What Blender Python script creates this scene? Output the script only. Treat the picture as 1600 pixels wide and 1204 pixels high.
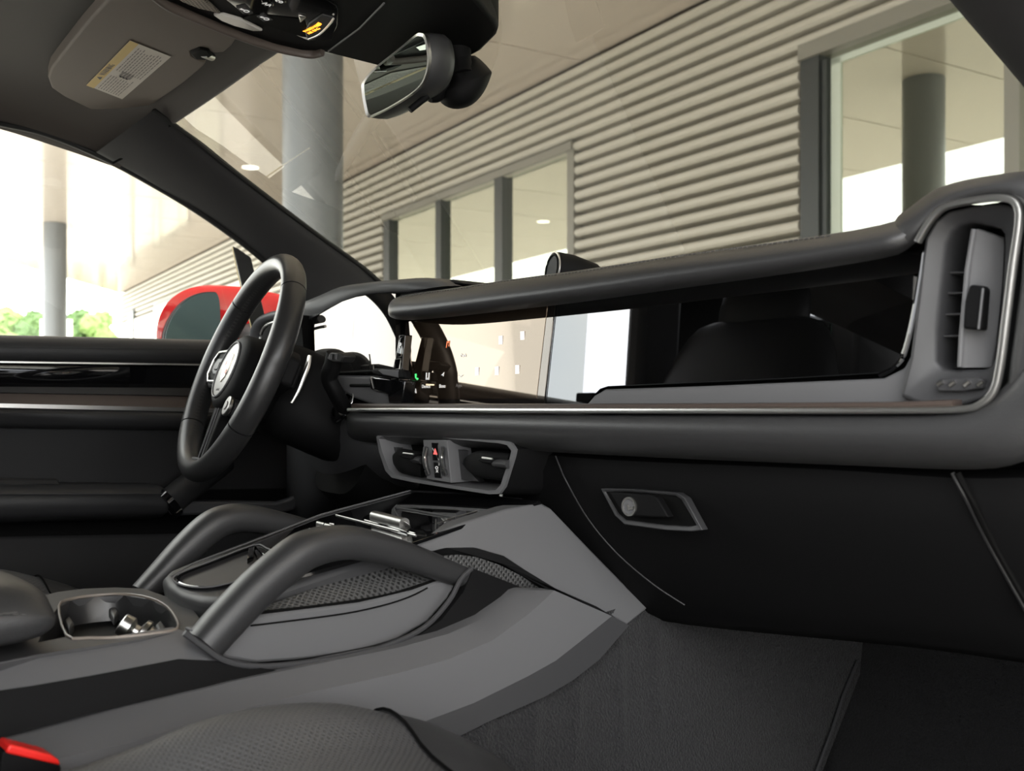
import bpy, bmesh, math, random
from mathutils import Vector, Matrix
random.seed(7)
for o in list(bpy.data.objects): bpy.data.objects.remove(o)
SC = bpy.context.scene; COL = SC.collection
V = Vector; rad = math.radians
# ------------------------------------------------------------------ camera, sky, exposure
CAMP = V((.95, -.784, .80)); AZ = rad(48.4); HOR = 637
FWD = V((-math.sin(AZ), math.cos(AZ), 0)); RGT = V((math.cos(AZ), math.sin(AZ), 0)); UP = V((0, 0, 1))
cam = bpy.data.cameras.new('camera'); camo = bpy.data.objects.new('camera', cam); COL.objects.link(camo)
camo.location = CAMP; camo.rotation_euler = (rad(90), 0, AZ)
cam.sensor_width = 36; cam.lens = 36; cam.shift_y = 35 / 1600; cam.clip_start = .02; cam.clip_end = 300
cam.dof.use_dof = True; cam.dof.focus_distance = 1.25; cam.dof.aperture_fstop = 9
SC.camera = camo
SC.view_settings.view_transform = 'Standard'; SC.view_settings.look = 'None'
SC.view_settings.gamma = 1; SC.view_settings.use_curve_mapping = False; SC.view_settings.exposure = 0.0
SC.cycles.max_bounces = 10; SC.cycles.transparent_max_bounces = 12; SC.cycles.use_denoising = True
SC.cycles.sample_clamp_indirect = 6
w = bpy.data.worlds.new('sky'); SC.world = w; w.use_nodes = True
nt = w.node_tree; bg = nt.nodes['Background']
tc = nt.nodes.new('ShaderNodeTexCoord'); nz = nt.nodes.new('ShaderNodeTexNoise'); cr_ = nt.nodes.new('ShaderNodeValToRGB')
nz.inputs['Scale'].default_value = 2.2; nz.inputs['Detail'].default_value = 5
nt.links.new(tc.outputs['Generated'], nz.inputs['Vector']); nt.links.new(nz.outputs['Fac'], cr_.inputs['Fac'])
cr_.color_ramp.elements[0].position = .35; cr_.color_ramp.elements[0].color = (.72, .77, .85, 1)
cr_.color_ramp.elements[1].position = .6; cr_.color_ramp.elements[1].color = (1, .985, .95, 1)
nt.links.new(cr_.outputs['Color'], bg.inputs['Color']); bg.inputs['Strength'].default_value = 7.2
sun = bpy.data.lights.new('sun', 'SUN'); sun.energy = .0; sun.angle = rad(12); sun.color = (1, .93, .82)
suno = bpy.data.objects.new('sun', sun); COL.objects.link(suno); suno.rotation_euler = (rad(50), 0, rad(-35))

# ------------------------------------------------------------------ helpers
def ray(px, py): return FWD + RGT * ((px - 800) / 1600) + UP * ((HOR - py) / 1600)
def onx(px, py, X): r = ray(px, py); return CAMP + r * ((X - CAMP.x) / r.x)
def ony(px, py, Y): r = ray(px, py); return CAMP + r * ((Y - CAMP.y) / r.y)
def onz(px, py, Z): r = ray(px, py); return CAMP + r * ((Z - CAMP.z) / r.z)
def ont(px, py, t): return CAMP + ray(px, py) * t
def onp(px, py, P, N):
    r = ray(px, py); N = V(N); return CAMP + r * ((V(P) - CAMP).dot(N) / r.dot(N))
def cr(pts, n=6, closed=False):
    out = []; m = len(pts); P = [V(p) for p in pts]
    rng = range(m) if closed else range(m - 1)
    for i in rng:
        if closed: a, b, c, d = P[i - 1], P[i], P[(i + 1) % m], P[(i + 2) % m]
        else: a, b, c, d = P[max(i - 1, 0)], P[i], P[i + 1], P[min(i + 2, m - 1)]
        for k in range(n):
            t = k / n
            out.append(.5 * ((2 * b) + (c - a) * t + (2 * a - 5 * b + 4 * c - d) * t * t + (3 * b - 3 * c + d - a) * t ** 3))
    if not closed: out.append(P[-1].copy())
    return out
def wloc(o):
    v = V(o.location)
    while o.parent: o = o.parent; v += o.location
    return v
def link(name, me, mat, parent=None, smooth=40, bevel=0, seg=2, sub=0, label=None, kind=None):
    if mat is not None:
        for m in (mat if isinstance(mat, (list, tuple)) else [mat]): me.materials.append(m)
    if smooth:
        me.polygons.foreach_set('use_smooth', [True] * len(me.polygons)); me.set_sharp_from_angle(angle=rad(smooth))
    me.update()
    o = bpy.data.objects.new(name, me)
    n = len(me.vertices)
    c = V((0, 0, 0))
    if n:
        lo = V((1e9,) * 3); hi = V((-1e9,) * 3)
        for v in me.vertices:
            for k in range(3): lo[k] = min(lo[k], v.co[k]); hi[k] = max(hi[k], v.co[k])
        c = (lo + hi) / 2
        me.transform(Matrix.Translation(-c))
    COL.objects.link(o)
    if parent is not None: o.parent = parent; o.location = c - wloc(parent)
    else: o.location = c
    if bevel:
        b = o.modifiers.new('bevel', 'BEVEL'); b.width = bevel; b.segments = seg; b.limit_method = 'ANGLE'; b.angle_limit = rad(35)
        b.harden_normals = False
    if sub:
        s = o.modifiers.new('sub', 'SUBSURF'); s.levels = sub; s.render_levels = sub
    if label: o['label'] = label
    if kind: o['kind'] = kind
    return o
def mesh(name, vs, fs, mat, parent=None, **k):
    me = bpy.data.meshes.new(name); me.from_pydata([tuple(v) for v in vs], [], fs)
    bm = bmesh.new(); bm.from_mesh(me); bmesh.ops.recalc_face_normals(bm, faces=bm.faces); bm.to_mesh(me); bm.free()
    return link(name, me, mat, parent, **k)
def thing(name, label, cat, loc, group=None):
    o = bpy.data.objects.new(name, None); COL.objects.link(o); o.location = V(loc); o.empty_display_size = .05
    o['label'] = label; o['category'] = cat
    if group: o['group'] = group
    return o
def tag(o, label, cat, group=None):
    o['label'] = label; o['category'] = cat
    if group: o['group'] = group
    return o
def struct(o): o['kind'] = 'structure'; return o
def prismvf(front, off):
    n = len(front); off = V(off)
    vs = list(front) + [p + off for p in front]
    fs = [tuple(range(n)), tuple(range(2 * n - 1, n - 1, -1))] + [(i, (i + 1) % n, n + (i + 1) % n, n + i) for i in range(n)]
    return vs, fs
def prism(name, front, off, mat, parent=None, **k):
    vs, fs = prismvf(front, off); return mesh(name, vs, fs, mat, parent, **k)
def loft(name, secs, mat, parent=None, closed=True, cap=True, **k):
    m = len(secs[0]); vs = [p for s in secs for p in s]; fs = []
    for i in range(len(secs) - 1):
        for j in range(m if closed else m - 1):
            a = i * m + j; b = i * m + (j + 1) % m
            fs.append((a, b, b + m, a + m))
    if closed and cap:
        fs.append(tuple(range(m))); fs.append(tuple(range(len(vs) - 1, len(vs) - 1 - m, -1)))
    return mesh(name, vs, fs, mat, parent, **k)
def sheet(name, rows, th, mat, parent=None, **k):
    """open grid given thickness th (vector)"""
    m = len(rows[0]); n = len(rows); th = V(th)
    vs = [p for r in rows for p in r] + [p + th for r in rows for p in r]; N = m * n; fs = []
    for i in range(n - 1):
        for j in range(m - 1):
            a = i * m + j; fs.append((a, a + 1, a + m + 1, a + m)); fs.append((N + a, N + a + m, N + a + m + 1, N + a + 1))
    ring = [j for j in range(m)] + [i * m + m - 1 for i in range(1, n)] + [(n - 1) * m + j for j in range(m - 2, -1, -1)] + [i * m for i in range(n - 2, 0, -1)]
    for i in range(len(ring)):
        a, b = ring[i], ring[(i + 1) % len(ring)]; fs.append((a, b, N + b, N + a))
    return mesh(name, vs, fs, mat, parent, **k)
def tube(name, path, rw, rh, side, mat, parent=None, seg=16, closed=False, pw=1.0, taper=None, flat=False, **k):
    side = V(side).normalized() if side is not None else None; secs = []; n = len(path)
    for i, p in enumerate(path):
        if closed: t = path[(i + 1) % n] - path[i - 1]
        else: t = path[min(i + 1, n - 1)] - path[max(i - 1, 0)]
        t.normalize()
        s = side if side is not None else (UP if abs(t.z) < .9 else V((1, 0, 0))).cross(t).normalized()
        s = (s - t * s.dot(t)).normalized(); u = t.cross(s)
        f = 1 if taper is None else taper[i] if isinstance(taper, list) else taper(i / (n - 1))
        sec = []
        for j in range(seg):
            a = 2 * math.pi * j / seg; c, d = math.cos(a), math.sin(a)
            c = math.copysign(abs(c) ** pw, c); d = math.copysign(abs(d) ** pw, d)
            sec.append(p + s * (c * rw * f) + u * (d * rh * f))
        secs.append(sec)
    if closed: secs.append(secs[0]); 
    if closed:
        m = seg; vs = [p for s in secs[:-1] for p in s]; fs = []
        for i in range(n):
            for j in range(m): a = i * m + j; b = i * m + (j + 1) % m; c = ((i + 1) % n) * m; fs.append((a, b, c + (j + 1) % m, c + j))
        return mesh(name, vs, fs, mat, parent, **k)
    return loft(name, secs, mat, parent, **k)
def ringprism(name, outer, inner, off, mat, parent=None, **k):
    n = len(outer); off = V(off); vs = list(outer) + list(inner) + [p + off for p in outer] + [p + off for p in inner]; fs = []
    for i in range(n):
        j = (i + 1) % n
        fs += [(i, j, n + j, n + i), (2 * n + i, 3 * n + i, 3 * n + j, 2 * n + j), (i, 2 * n + i, 2 * n + j, j), (n + i, n + j, 3 * n + j, 3 * n + i)]
    return mesh(name, vs, fs, mat, parent, **k)
def box(name, c, s, mat, parent=None, rot=None, bevel=.004, **k):
    c = V(c); R = rot or Matrix.Identity(3)
    vs = [c + R @ V((x * s[0] / 2, y * s[1] / 2, z * s[2] / 2)) for x in (-1, 1) for y in (-1, 1) for z in (-1, 1)]
    fs = [(0, 1, 3, 2), (4, 6, 7, 5), (0, 4, 5, 1), (2, 3, 7, 6), (0, 2, 6, 4), (1, 5, 7, 3)]
    return mesh(name, vs, fs, mat, parent, bevel=bevel, **k)
def disc(c, A, B, ra, rb=None, n=32, ph=0):
    rb = rb or ra; return [V(c) + A * (ra * math.cos(2 * math.pi * i / n + ph)) + B * (rb * math.sin(2 * math.pi * i / n + ph)) for i in range(n)]
def text(name, s, c, A, B, size, mat, parent=None, depth=.0002, align='CENTER'):
    cu = bpy.data.curves.new(name, 'FONT'); cu.body = s; cu.size = size; cu.extrude = depth; cu.align_x = align; cu.align_y = 'CENTER'
    cu.materials.append(mat); o = bpy.data.objects.new(name, cu); COL.objects.link(o)
    A = A.normalized(); B = (B - A * B.dot(A)).normalized(); N = A.cross(B)
    R = Matrix((A, B, N)).transposed().to_4x4()
    if parent is not None: o.parent = parent; R.translation = V(c) - wloc(parent)
    else: R.translation = V(c)
    dg = bpy.context.evaluated_depsgraph_get(); me = bpy.data.meshes.new_from_object(o.evaluated_get(dg)); ob = bpy.data.objects.new(name, me); COL.objects.link(ob)
    ob.parent = parent; ob.matrix_local = R
    bpy.data.objects.remove(o); bpy.data.curves.remove(cu)
    return ob
# ------------------------------------------------------------------ materials
def mat(name, col, rough=.5, metal=0, spec=.5, bump=None, var=0, emit=None, coat=0, sheen=0, ior=None):
    m = bpy.data.materials.new(name); m.use_nodes = True; t = m.node_tree; b = t.nodes['Principled BSDF']
    b.inputs['Base Color'].default_value = (*col, 1); b.inputs['Roughness'].default_value = rough; b.inputs['Metallic'].default_value = metal
    b.inputs['Specular IOR Level'].default_value = spec
    if ior: b.inputs['IOR'].default_value = ior
    if coat: b.inputs['Coat Weight'].default_value = coat; b.inputs['Coat Roughness'].default_value = .03
    if sheen: b.inputs['Sheen Weight'].default_value = sheen; b.inputs['Sheen Roughness'].default_value = .5
    if emit: b.inputs['Emission Color'].default_value = (*emit[0], 1); b.inputs['Emission Strength'].default_value = emit[1]
    tc = None
    if bump or var: tc = t.nodes.new('ShaderNodeTexCoord')
    if bump:
        kind, sc, st, dist = bump
        if kind == 'noise':
            n = t.nodes.new('ShaderNodeTexNoise'); n.inputs['Scale'].default_value = sc; n.inputs['Detail'].default_value = 3; out = n.outputs['Fac']
        elif kind == 'cell':
            n = t.nodes.new('ShaderNodeTexVoronoi'); n.inputs['Scale'].default_value = sc; out = n.outputs['Distance']
        elif 'dots' in kind:
            n = t.nodes.new('ShaderNodeTexVoronoi'); n.inputs['Scale'].default_value = sc; n.inputs['Randomness'].default_value = 0
            r = t.nodes.new('ShaderNodeMapRange'); r.inputs['From Min'].default_value = .2; r.inputs['From Max'].default_value = .42
            mp = t.nodes.new('ShaderNodeMapping'); mp.inputs['Rotation'].default_value = (rad(45) if kind == 'dotsx' else 0, .0, rad(45) if kind == 'dots' else 0); mp.inputs['Scale'].default_value = (.01 if kind == 'dotsx' else 1, 1, .01 if kind == 'dots' else 1)
            t.links.new(tc.outputs['Object'], mp.inputs['Vector']); t.links.new(mp.outputs['Vector'], n.inputs['Vector'])
            t.links.new(n.outputs['Distance'], r.inputs['Value']); out = r.outputs['Result']
        if 'dots' not in kind: t.links.new(tc.outputs['Object'], n.inputs['Vector'])
        bp = t.nodes.new('ShaderNodeBump'); bp.inputs['Strength'].default_value = st; bp.inputs['Distance'].default_value = dist
        t.links.new(out, bp.inputs['Height']); t.links.new(bp.outputs['Normal'], b.inputs['Normal'])
        if 'dots' in kind:
            mx = t.nodes.new('ShaderNodeMix'); mx.data_type = 'RGBA'
            mx.inputs[6].default_value = (*[c * .25 for c in col], 1); mx.inputs[7].default_value = (*col, 1)
            t.links.new(out, mx.inputs[0]); t.links.new(mx.outputs[2], b.inputs['Base Color'])
    if var:
        n = t.nodes.new('ShaderNodeTexNoise'); n.inputs['Scale'].default_value = var[0]; n.inputs['Detail'].default_value = 4
        t.links.new(tc.outputs['Object'], n.inputs['Vector'])
        mx = t.nodes.new('ShaderNodeMix'); mx.data_type = 'RGBA'
        mx.inputs[6].default_value = (*[c * (1 - var[1]) for c in col], 1); mx.inputs[7].default_value = (*[min(1, c * (1 + var[1])) for c in col], 1)
        t.links.new(n.outputs['Fac'], mx.inputs[0]); t.links.new(mx.outputs[2], b.inputs['Base Color'])
    return m
def glass(name, tint, refl=1.0, ior=1.5):
    m = bpy.data.materials.new(name); m.use_nodes = True; t = m.node_tree; t.nodes.clear()
    o = t.nodes.new('ShaderNodeOutputMaterial'); mx = t.nodes.new('ShaderNodeMixShader'); tr = t.nodes.new('ShaderNodeBsdfTransparent')
    g = t.nodes.new('ShaderNodeBsdfGlossy'); f = t.nodes.new('ShaderNodeFresnel'); f.inputs['IOR'].default_value = ior
    ge = t.nodes.new('ShaderNodeNewGeometry'); mm = t.nodes.new('ShaderNodeMath'); mm.operation = 'MULTIPLY'; mm.inputs[1].default_value = refl
    tr.inputs['Color'].default_value = (*tint, 1); g.inputs['Roughness'].default_value = .0
    t.links.new(f.outputs[0], mm.inputs[0]); t.links.new(mm.outputs[0], mx.inputs['Fac'])
    t.links.new(tr.outputs[0], mx.inputs[1]); t.links.new(g.outputs[0], mx.inputs[2]); t.links.new(mx.outputs[0], o.inputs['Surface'])
    return m
def coated(name, base, rcol, ior, rough=.0, extra=0.0):
    """dark panel under a tinted reflective coating"""
    m = bpy.data.materials.new(name); m.use_nodes = True; t = m.node_tree; t.nodes.clear()
    o = t.nodes.new('ShaderNodeOutputMaterial'); mx = t.nodes.new('ShaderNodeMixShader'); d = t.nodes.new('ShaderNodeBsdfDiffuse')
    g = t.nodes.new('ShaderNodeBsdfGlossy'); f = t.nodes.new('ShaderNodeFresnel'); f.inputs['IOR'].default_value = ior
    ad = t.nodes.new('ShaderNodeMath'); ad.operation = 'ADD'; ad.inputs[1].default_value = extra; ad.use_clamp = True
    d.inputs['Color'].default_value = (*base, 1); g.inputs['Color'].default_value = (*rcol, 1); g.inputs['Roughness'].default_value = rough
    t.links.new(f.outputs[0], ad.inputs[0]); t.links.new(ad.outputs[0], mx.inputs['Fac'])
    t.links.new(d.outputs[0], mx.inputs[1]); t.links.new(g.outputs[0], mx.inputs[2]); t.links.new(mx.outputs[0], o.inputs['Surface'])
    return m
GRAIN = ('noise', 900, .25, .0006)
LEATHER = mat('black_leather', (.032, .032, .033), .42, bump=('cell', 700, .25, .0005))
LEATHERD = mat('dark_leather', (.010, .010, .0105), .5, spec=.3, bump=('cell', 700, .25, .0005))
SOFT = mat('soft_black', (.0045, .0045, .0048), .65, spec=.12, bump=GRAIN)
DEEP = mat('deep_black', (.002, .002, .002), .7, spec=.1)
SLATE = mat('slate_grey', (.112, .112, .116), .5, spec=.35, bump=('noise', 1200, .2, .0004))
SLATE2 = mat('slate_grey_dark', (.034, .034, .036), .5, bump=('noise', 1200, .2, .0004))
HANDLE = mat('handle_leather', (.026, .026, .027), .42, bump=('cell', 800, .15, .0004))
GLOSS = mat('piano_black', (.004, .004, .0045), .04, spec=.5, coat=.4)
METAL2 = mat('dim_metal', (.33, .325, .31), .35, metal=1)
SILVER = mat('satin_silver', (.75, .74, .71), .3, metal=1)
CHROME = mat('chrome', (.55, .54, .52), .28, metal=1)
HEADL = mat('headliner_cloth', (.044, .036, .030), .9, bump=('noise', 1500, .3, .0005), sheen=.2)
PILLAR = mat('pillar_cloth', (.026, .025, .026), .85, bump=('noise', 1500, .3, .0005))
VISOR = mat('visor_vinyl', (.14, .115, .095), .7, bump=('noise', 1400, .3, .0004))
RUBBER = mat('black_rubber', (.008, .008, .008), .6)
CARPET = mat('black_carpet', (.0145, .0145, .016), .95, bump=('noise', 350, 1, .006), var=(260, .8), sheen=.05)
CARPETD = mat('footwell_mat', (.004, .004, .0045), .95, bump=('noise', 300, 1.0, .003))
PERF = mat('perforated_leather', (.075, .075, .077), .45, bump=('dots', 260, .8, .001))
MESHM = mat('beaded_mesh', (.09, .09, .09), .3, bump=('dots', 210, .5, .001))
MESHX = mat('beaded_mesh_upright', (.07, .07, .07), .3, bump=('dotsx', 210, .5, .001))
STITCH = mat('grey_thread', (.09, .088, .085), .7)
STITCHD = mat('dark_thread', (.03, .03, .03), .7)
RED = mat('red_paint', (.55, .008, .012), .15, coat=1)
REDPL = mat('red_plastic', (.75, .02, .015), .35)
WALNUT = mat('grey_brown_trim', (.06, .045, .038), .4)
MIRRORG = coated('mirror_glass', (.01, .012, .012), (.72, .82, .76), 1.5, extra=.75)
DMIRROR = coated('door_mirror_glass', (.085, .125, .13), (.50, .68, .70), 1.5, extra=.15)  # teal base colour stands in for the view reflected in the mirror
SCREEN = coated('display_glass', (.006, .005, .005), (1.0, .90, .80), 1.52, extra=.13)
SCREENP = coated('passenger_display_glass', (.002, .002, .002), (.97, .98, 1.0), 1.5, extra=.14)
CLUSTERM = coated('cluster_glass', (.01, .01, .01), (1.0, .93, .86), 1.55, extra=.13)
WINDSH = glass('windscreen_glass', (.76, .76, .69), .45)
SIDEG = glass('side_glass', (.93, .95, .90), .4)
REARG = glass('privacy_glass', (.12, .145, .13), 1.0)
WHITE = mat('white_print', (.8, .8, .8), .5, emit=((1, .97, .92), .35))
GREEN = mat('green_icon', (.05, .6, .15), .5, emit=((.1, 1, .25), 1.0))
AMBER = mat('amber_icon', (.8, .3, .02), .5, emit=((1, .38, .03), 2.2))
REDIC = mat('red_icon', (.8, .1, .1), .5, emit=((1, .16, .14), .7))
ORIC = mat('orange_icon', (.8, .2, .05), .5, emit=((1, .25, .1), .5))
PAPER = mat('label_paper', (.60, .55, .49), .6)
YELLOW = mat('label_yellow', (.62, .45, .15), .6)
INK = mat('label_ink', (.12, .11, .11), .7)
INKL = mat('label_ink_faint', (.20, .18, .17), .7)
LENS = mat('lamp_lens', (.6, .58, .55), .15)
SLAT = mat('beige_metal_siding', (.50, .475, .415), .5, var=(.8, .06))
SLATBACK = mat('siding_gap', (.10, .095, .08), .7)
FRAME = mat('bronze_frame', (.22, .21, .18), .45)
FRAMED = mat('dark_frame', (.03, .035, .035), .4)
REVEAL = mat('pale_reveal', (.55, .60, .52), .5)
WINGL = coated('facade_glass', (.03, .035, .03), (.80, .84, .74), 1.5, extra=.8)
SOFFIT = coated('soffit_metal', (.68, .61, .545), (.78, .74, .70), 1.42, rough=.10, extra=.05)
SOFJOINT = mat('soffit_joint', (.20, .18, .16), .7)
COLM = mat('column_paint', (.17, .18, .19), .35, spec=.6)
RENDERW = mat('white_render', (.80, .77, .72), .7)
GROUND = mat('concrete_paving', (.55, .52, .47), .85, var=(.7, .1))
LEAF = mat('leaf_green', (.20, .30, .09), .7, var=(3, .5), bump=('noise', 8, .6, .05))
LEAFD = mat('leaf_dark', (.12, .20, .07), .7, var=(3, .5), bump=('noise', 8, .6, .05))
BARK = mat('bark', (.10, .07, .05), .9)
LAMPON = mat('downlight_lens', (.9, .9, .85), .4, emit=((1, .95, .85), 6))

# ================================================================== outside: ground, canopy, facade, columns, trees
GZ = -.42
struct(mesh('floor', [V((-90, -60, GZ)), V((40, -60, GZ)), V((40, 90, GZ)), V((-90, 90, GZ))], [(0, 1, 2, 3)], GROUND, smooth=0))
FP = V((-4.72, 5.365, 0)); FF = V((-.9834, .1815, 0)); FN = V((-.1815, -.9834, 0))      # facade: origin, direction, outward normal
def fac(s, z, d=0): return FP + FF * s + FN * d + UP * z
def facs(px, py): p = onp(px, py, FP, FN); return (p - FP).dot(FF), p.z
TOPZ = 3.75
SEND = (V((-25.5, 9.2, 0)) - FP).dot(FF)
s1a = facs(898, 300)[0]; s1b = facs(600, 400)[0]; z1 = (facs(601, 340)[1] + facs(890, 226)[1]) / 2
s2a = facs(1253, 200)[0]; s2r = -9.5; z2 = facs(1265, 72)[1]
wall = struct(mesh('wall_front', *prismvf([fac(SEND, GZ, -.12), fac(-14, GZ, -.12), fac(-14, TOPZ + .3, -.12), fac(SEND, TOPZ + .3, -.12)], FN * -.2), SLATBACK, smooth=0))
PIT = .107
def slat(sa, sb, z):
    prof = [(-.13, .0), (.0, .012), (.018, .03), (.018, .062), (.0, .08), (-.13, .088)]
    A = [fac(sa, z + q, d) for d, q in prof]; B = [fac(sb, z + q, d) for d, q in prof]
    loft('siding_slat', [A, B], SLAT, wall, smooth=35)
WHS = facs(395, 400)[0]
z = GZ
while z < TOPZ:
    if z + .09 < z1: spans = [(WHS, s1b + .02), (s1a - .02, s2a + .02)]
    elif z + .09 < z2: spans = [(WHS, s2a + .02)]
    else: spans = [(WHS, -13.5)]
    if z > 2.95: spans[0] = (SEND, spans[0][1])
    for a, b in spans: slat(a, b, z)
    z += PIT
prism('wall_base_panel', [fac(SEND, GZ, .03), fac(WHS, GZ, .03), fac(WHS, 2.95, .03), fac(SEND, 2.95, .03)], FN * -.1, RENDERW, wall, smooth=0)
prism('wall_end_panel', [fac(SEND + .02, GZ, .03), fac(SEND + .02, GZ, -6), fac(SEND + .02, TOPZ, -6), fac(SEND + .02, TOPZ, .03)], FF * .1, RENDERW, wall, smooth=0)
def bar(name, sa, sb, za, zb, d0, d1, m, parent, **k):
    return prism(name, [fac(sa, za, d1), fac(sb, za, d1), fac(sb, zb, d1), fac(sa, zb, d1)], FN * (d0 - d1), m, parent, smooth=0, **k)
W1 = struct(bar('window_1', s1b - .05, s1a + .05, GZ + .05, z1 - .05, -.10, -.09, DEEP, None))
def win(W, cuts, za, zb, sl, sr, fw=.055):
    bar('window_frame', sl, sr, zb - fw, zb + .015, -.08, .04, FRAME, W); bar('sill', sl, sr, za, za + fw, -.12, .06, FRAME, W)
    for c, wd in cuts: bar('mullion', c + wd / 2, c - wd / 2, za, zb - fw, -.07, .02, FRAMED if wd > .1 else FRAME, W)
    cs = sorted([c for c, _ in cuts], reverse=True)
    for a, b in zip(cs[:-1], cs[1:]): bar('pane', a - .04, b + .04, za + fw, zb - fw, -.06, -.04, WINGL, W)
c1 = [facs(x, 400)[0] for x in (606, 687, 781, 894)]
win(W1, [(c1[0], .16), (c1[1], .13), (c1[2], .15), (c1[3], .10)], GZ + .05, z1, s1b, s1a)
W2 = struct(bar('window_2', s2a - .1, s2r, GZ + .05, z2 - .05, -.30, -.29, DEEP, None))
c2 = [facs(x, 250)[0] for x in (1268, 1584)]
win(W2, [(c2[0], .15), (c2[1], .085), (-5.6, .12), (-8.6, .12)], GZ + .05, z2, s2a, s2r, .085)
bar('reveal', facs(1284, 250)[0], facs(1291, 250)[0], GZ, z2 - .12, -.05, .0, FRAMED, W2)
bar('reveal', facs(1293, 250)[0], facs(1308, 250)[0], GZ, z2 - .12, -.045, -.03, REVEAL, W2)
bar('reveal', facs(1293, 250)[0], facs(1580, 250)[0], z2 - .16, z2 - .12, -.045, -.03, REVEAL, W2)
# small dark windows in the white end of the facade
for n_, (xa, xb, ya) in enumerate(((204, 212, 486), (243, 300, 476), (306, 352, 470))):
    sa, za = facs(xa, ya); sb, _ = facs(xb, ya)
    Wn = struct(bar('window_%d' % (n_ + 3), sa, sb, .2, za, .02, .05, FRAMED, None)); bar('pane', sa - .12, sb + .12, .3, za - .1, .05, .06, WINGL, Wn)
# canopy soffit: wide glossy panels running out from the facade to the free edge
def front_d(s):
    p = FP + FF * s; return 5.35 + .035 * (s - 2)
E0 = onz(-60, 388, TOPZ); E1 = V((-25.5, 9.2, TOPZ)); e0 = E0 - FP; e1 = E1 - FP
es0, ed0 = e0.dot(FF), e0.dot(FN); es1, ed1 = e1.dot(FF), e1.dot(FN)
def dl(x):
    m_ = front_d(x)
    if x > es0: m_ = min(m_, max(.02, ed0 + (x - es0) / (es1 - es0) * (ed1 - ed0)))
    return m_
edge = [fac(SEND - .5 * k, TOPZ + .03, dl(SEND - .5 * k)) for k in range(int((SEND + 13.5) / .5) + 1)]
ceil = struct(mesh('ceiling', *prismvf([fac(-13.5, TOPZ + .03, -.1), fac(SEND, TOPZ + .03, -.1)] + edge, UP * .4), SOFJOINT, smooth=0))
s = -13.5; PW = 1.55
while s < SEND:
    a, b = s + .008, min(s + PW - .008, SEND)
    prism('soffit_panel', [fac(a, TOPZ, 0), fac(b, TOPZ, 0), fac(b, TOPZ, dl(b)), fac(a, TOPZ, dl(a))], UP * .03, SOFFIT, ceil, smooth=0)
    s += PW
for (px, py) in ((391, 262), (36, 225), (30, 255), (27, 283), (700, 120)):
    p = onz(px, py, TOPZ - .004)
    prism('downlight', disc(p, V((1, 0, 0)), V((0, 1, 0)), .10, n=20), UP * .02, LAMPON, ceil, smooth=0)
def column(c, r, lab):
    sc = [disc(V((c[0], c[1], zz)), V((1, 0, 0)), V((0, 1, 0)), r, n=48) for zz in (GZ, 0, 2, TOPZ - .002)]
    t = thing('canopy_column', lab, 'column', (c[0], c[1], GZ), 'round columns under the canopy')
    loft('shaft', sc, COLM, t); loft('base_plate', [disc(V((c[0], c[1], zz)), V((1, 0, 0)), V((0, 1, 0)), r + .05, n=48) for zz in (GZ, GZ + .03)], FRAMED, t, bevel=.004)
column((-4.52, 2.45), .183, 'thick grey steel column seen through the windscreen beside the pillar')
pA = ont(86, 500, 16.4); column((pA.x, pA.y), .175, 'distant grey steel column seen through the driver side window')
# far side: pale door posts, hedge and trees
for (px, w_) in ((67, 9), (109, 8)):
    a = ont(px, 520, 26)
    tag(loft('door_post', [disc(V((a.x, a.y, zz)), V((1, 0, 0)), V((0, 1, 0)), .07, n=12) for zz in (GZ, 3.05)], RENDERW),
        'pale slim post standing %s the distant grey column' % ('left of' if px < 80 else 'right of'), 'post')
random.seed(3)
def tree(px, top, wid, m, lab):
    t0 = 50 + random.random() * 4; base = ont(px, 520, t0); hz = CAMP.z + (HOR - top) * t0 / 1600
    t = thing('broadleaf_tree', lab, 'tree', (base.x, base.y, GZ), 'trees beyond the car park')
    bm = bmesh.new(); r = wid * t0 / 1750
    for k in range(46):
        f = random.random() ** .8; rr = r * random.uniform(.22, .40); a = random.random() * 6.28; off = r * random.uniform(.1, .85) * (1 - .55 * f ** 2)
        cz = GZ + .9 + (hz - rr - GZ - .9) * f
        bmesh.ops.create_icosphere(bm, subdivisions=3, radius=rr, matrix=Matrix.Translation(V((base.x + math.cos(a) * off, base.y + math.sin(a) * off, cz))))
    for v in bm.verts: v.co += V((random.uniform(-1, 1), random.uniform(-1, 1), random.uniform(-1, 1))) * r * .07
    me = bpy.data.meshes.new('crown'); bm.to_mesh(me); bm.free(); link('crown', me, m, t, smooth=0)
    loft('trunk', [disc(V((base.x, base.y, zz)), V((1, 0, 0)), V((0, 1, 0)), .16 * f, n=10) for zz, f in ((GZ, 1.2), (GZ + 1, 1), (hz * .6, .5))], BARK, t)
for px, top, wd, m, lab in ((-72, 476, 78, LEAF, 'green tree beyond the parking, outermost past the window edge'), (4, 480, 76, LEAF, 'green tree seen at the rear end of the driver window'),
                            (52, 484, 54, LEAFD, 'dark green tree just rearward of the distant grey column'), (122, 482, 60, LEAFD, 'dark green tree just forward of the distant grey column'),
                            (160, 484, 52, LEAF, 'bright green tree between the distant column and the white building end'), (90, 486, 50, LEAF, 'green tree standing behind the distant grey column')):
    tree(px, top, wd, m, lab)

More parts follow.
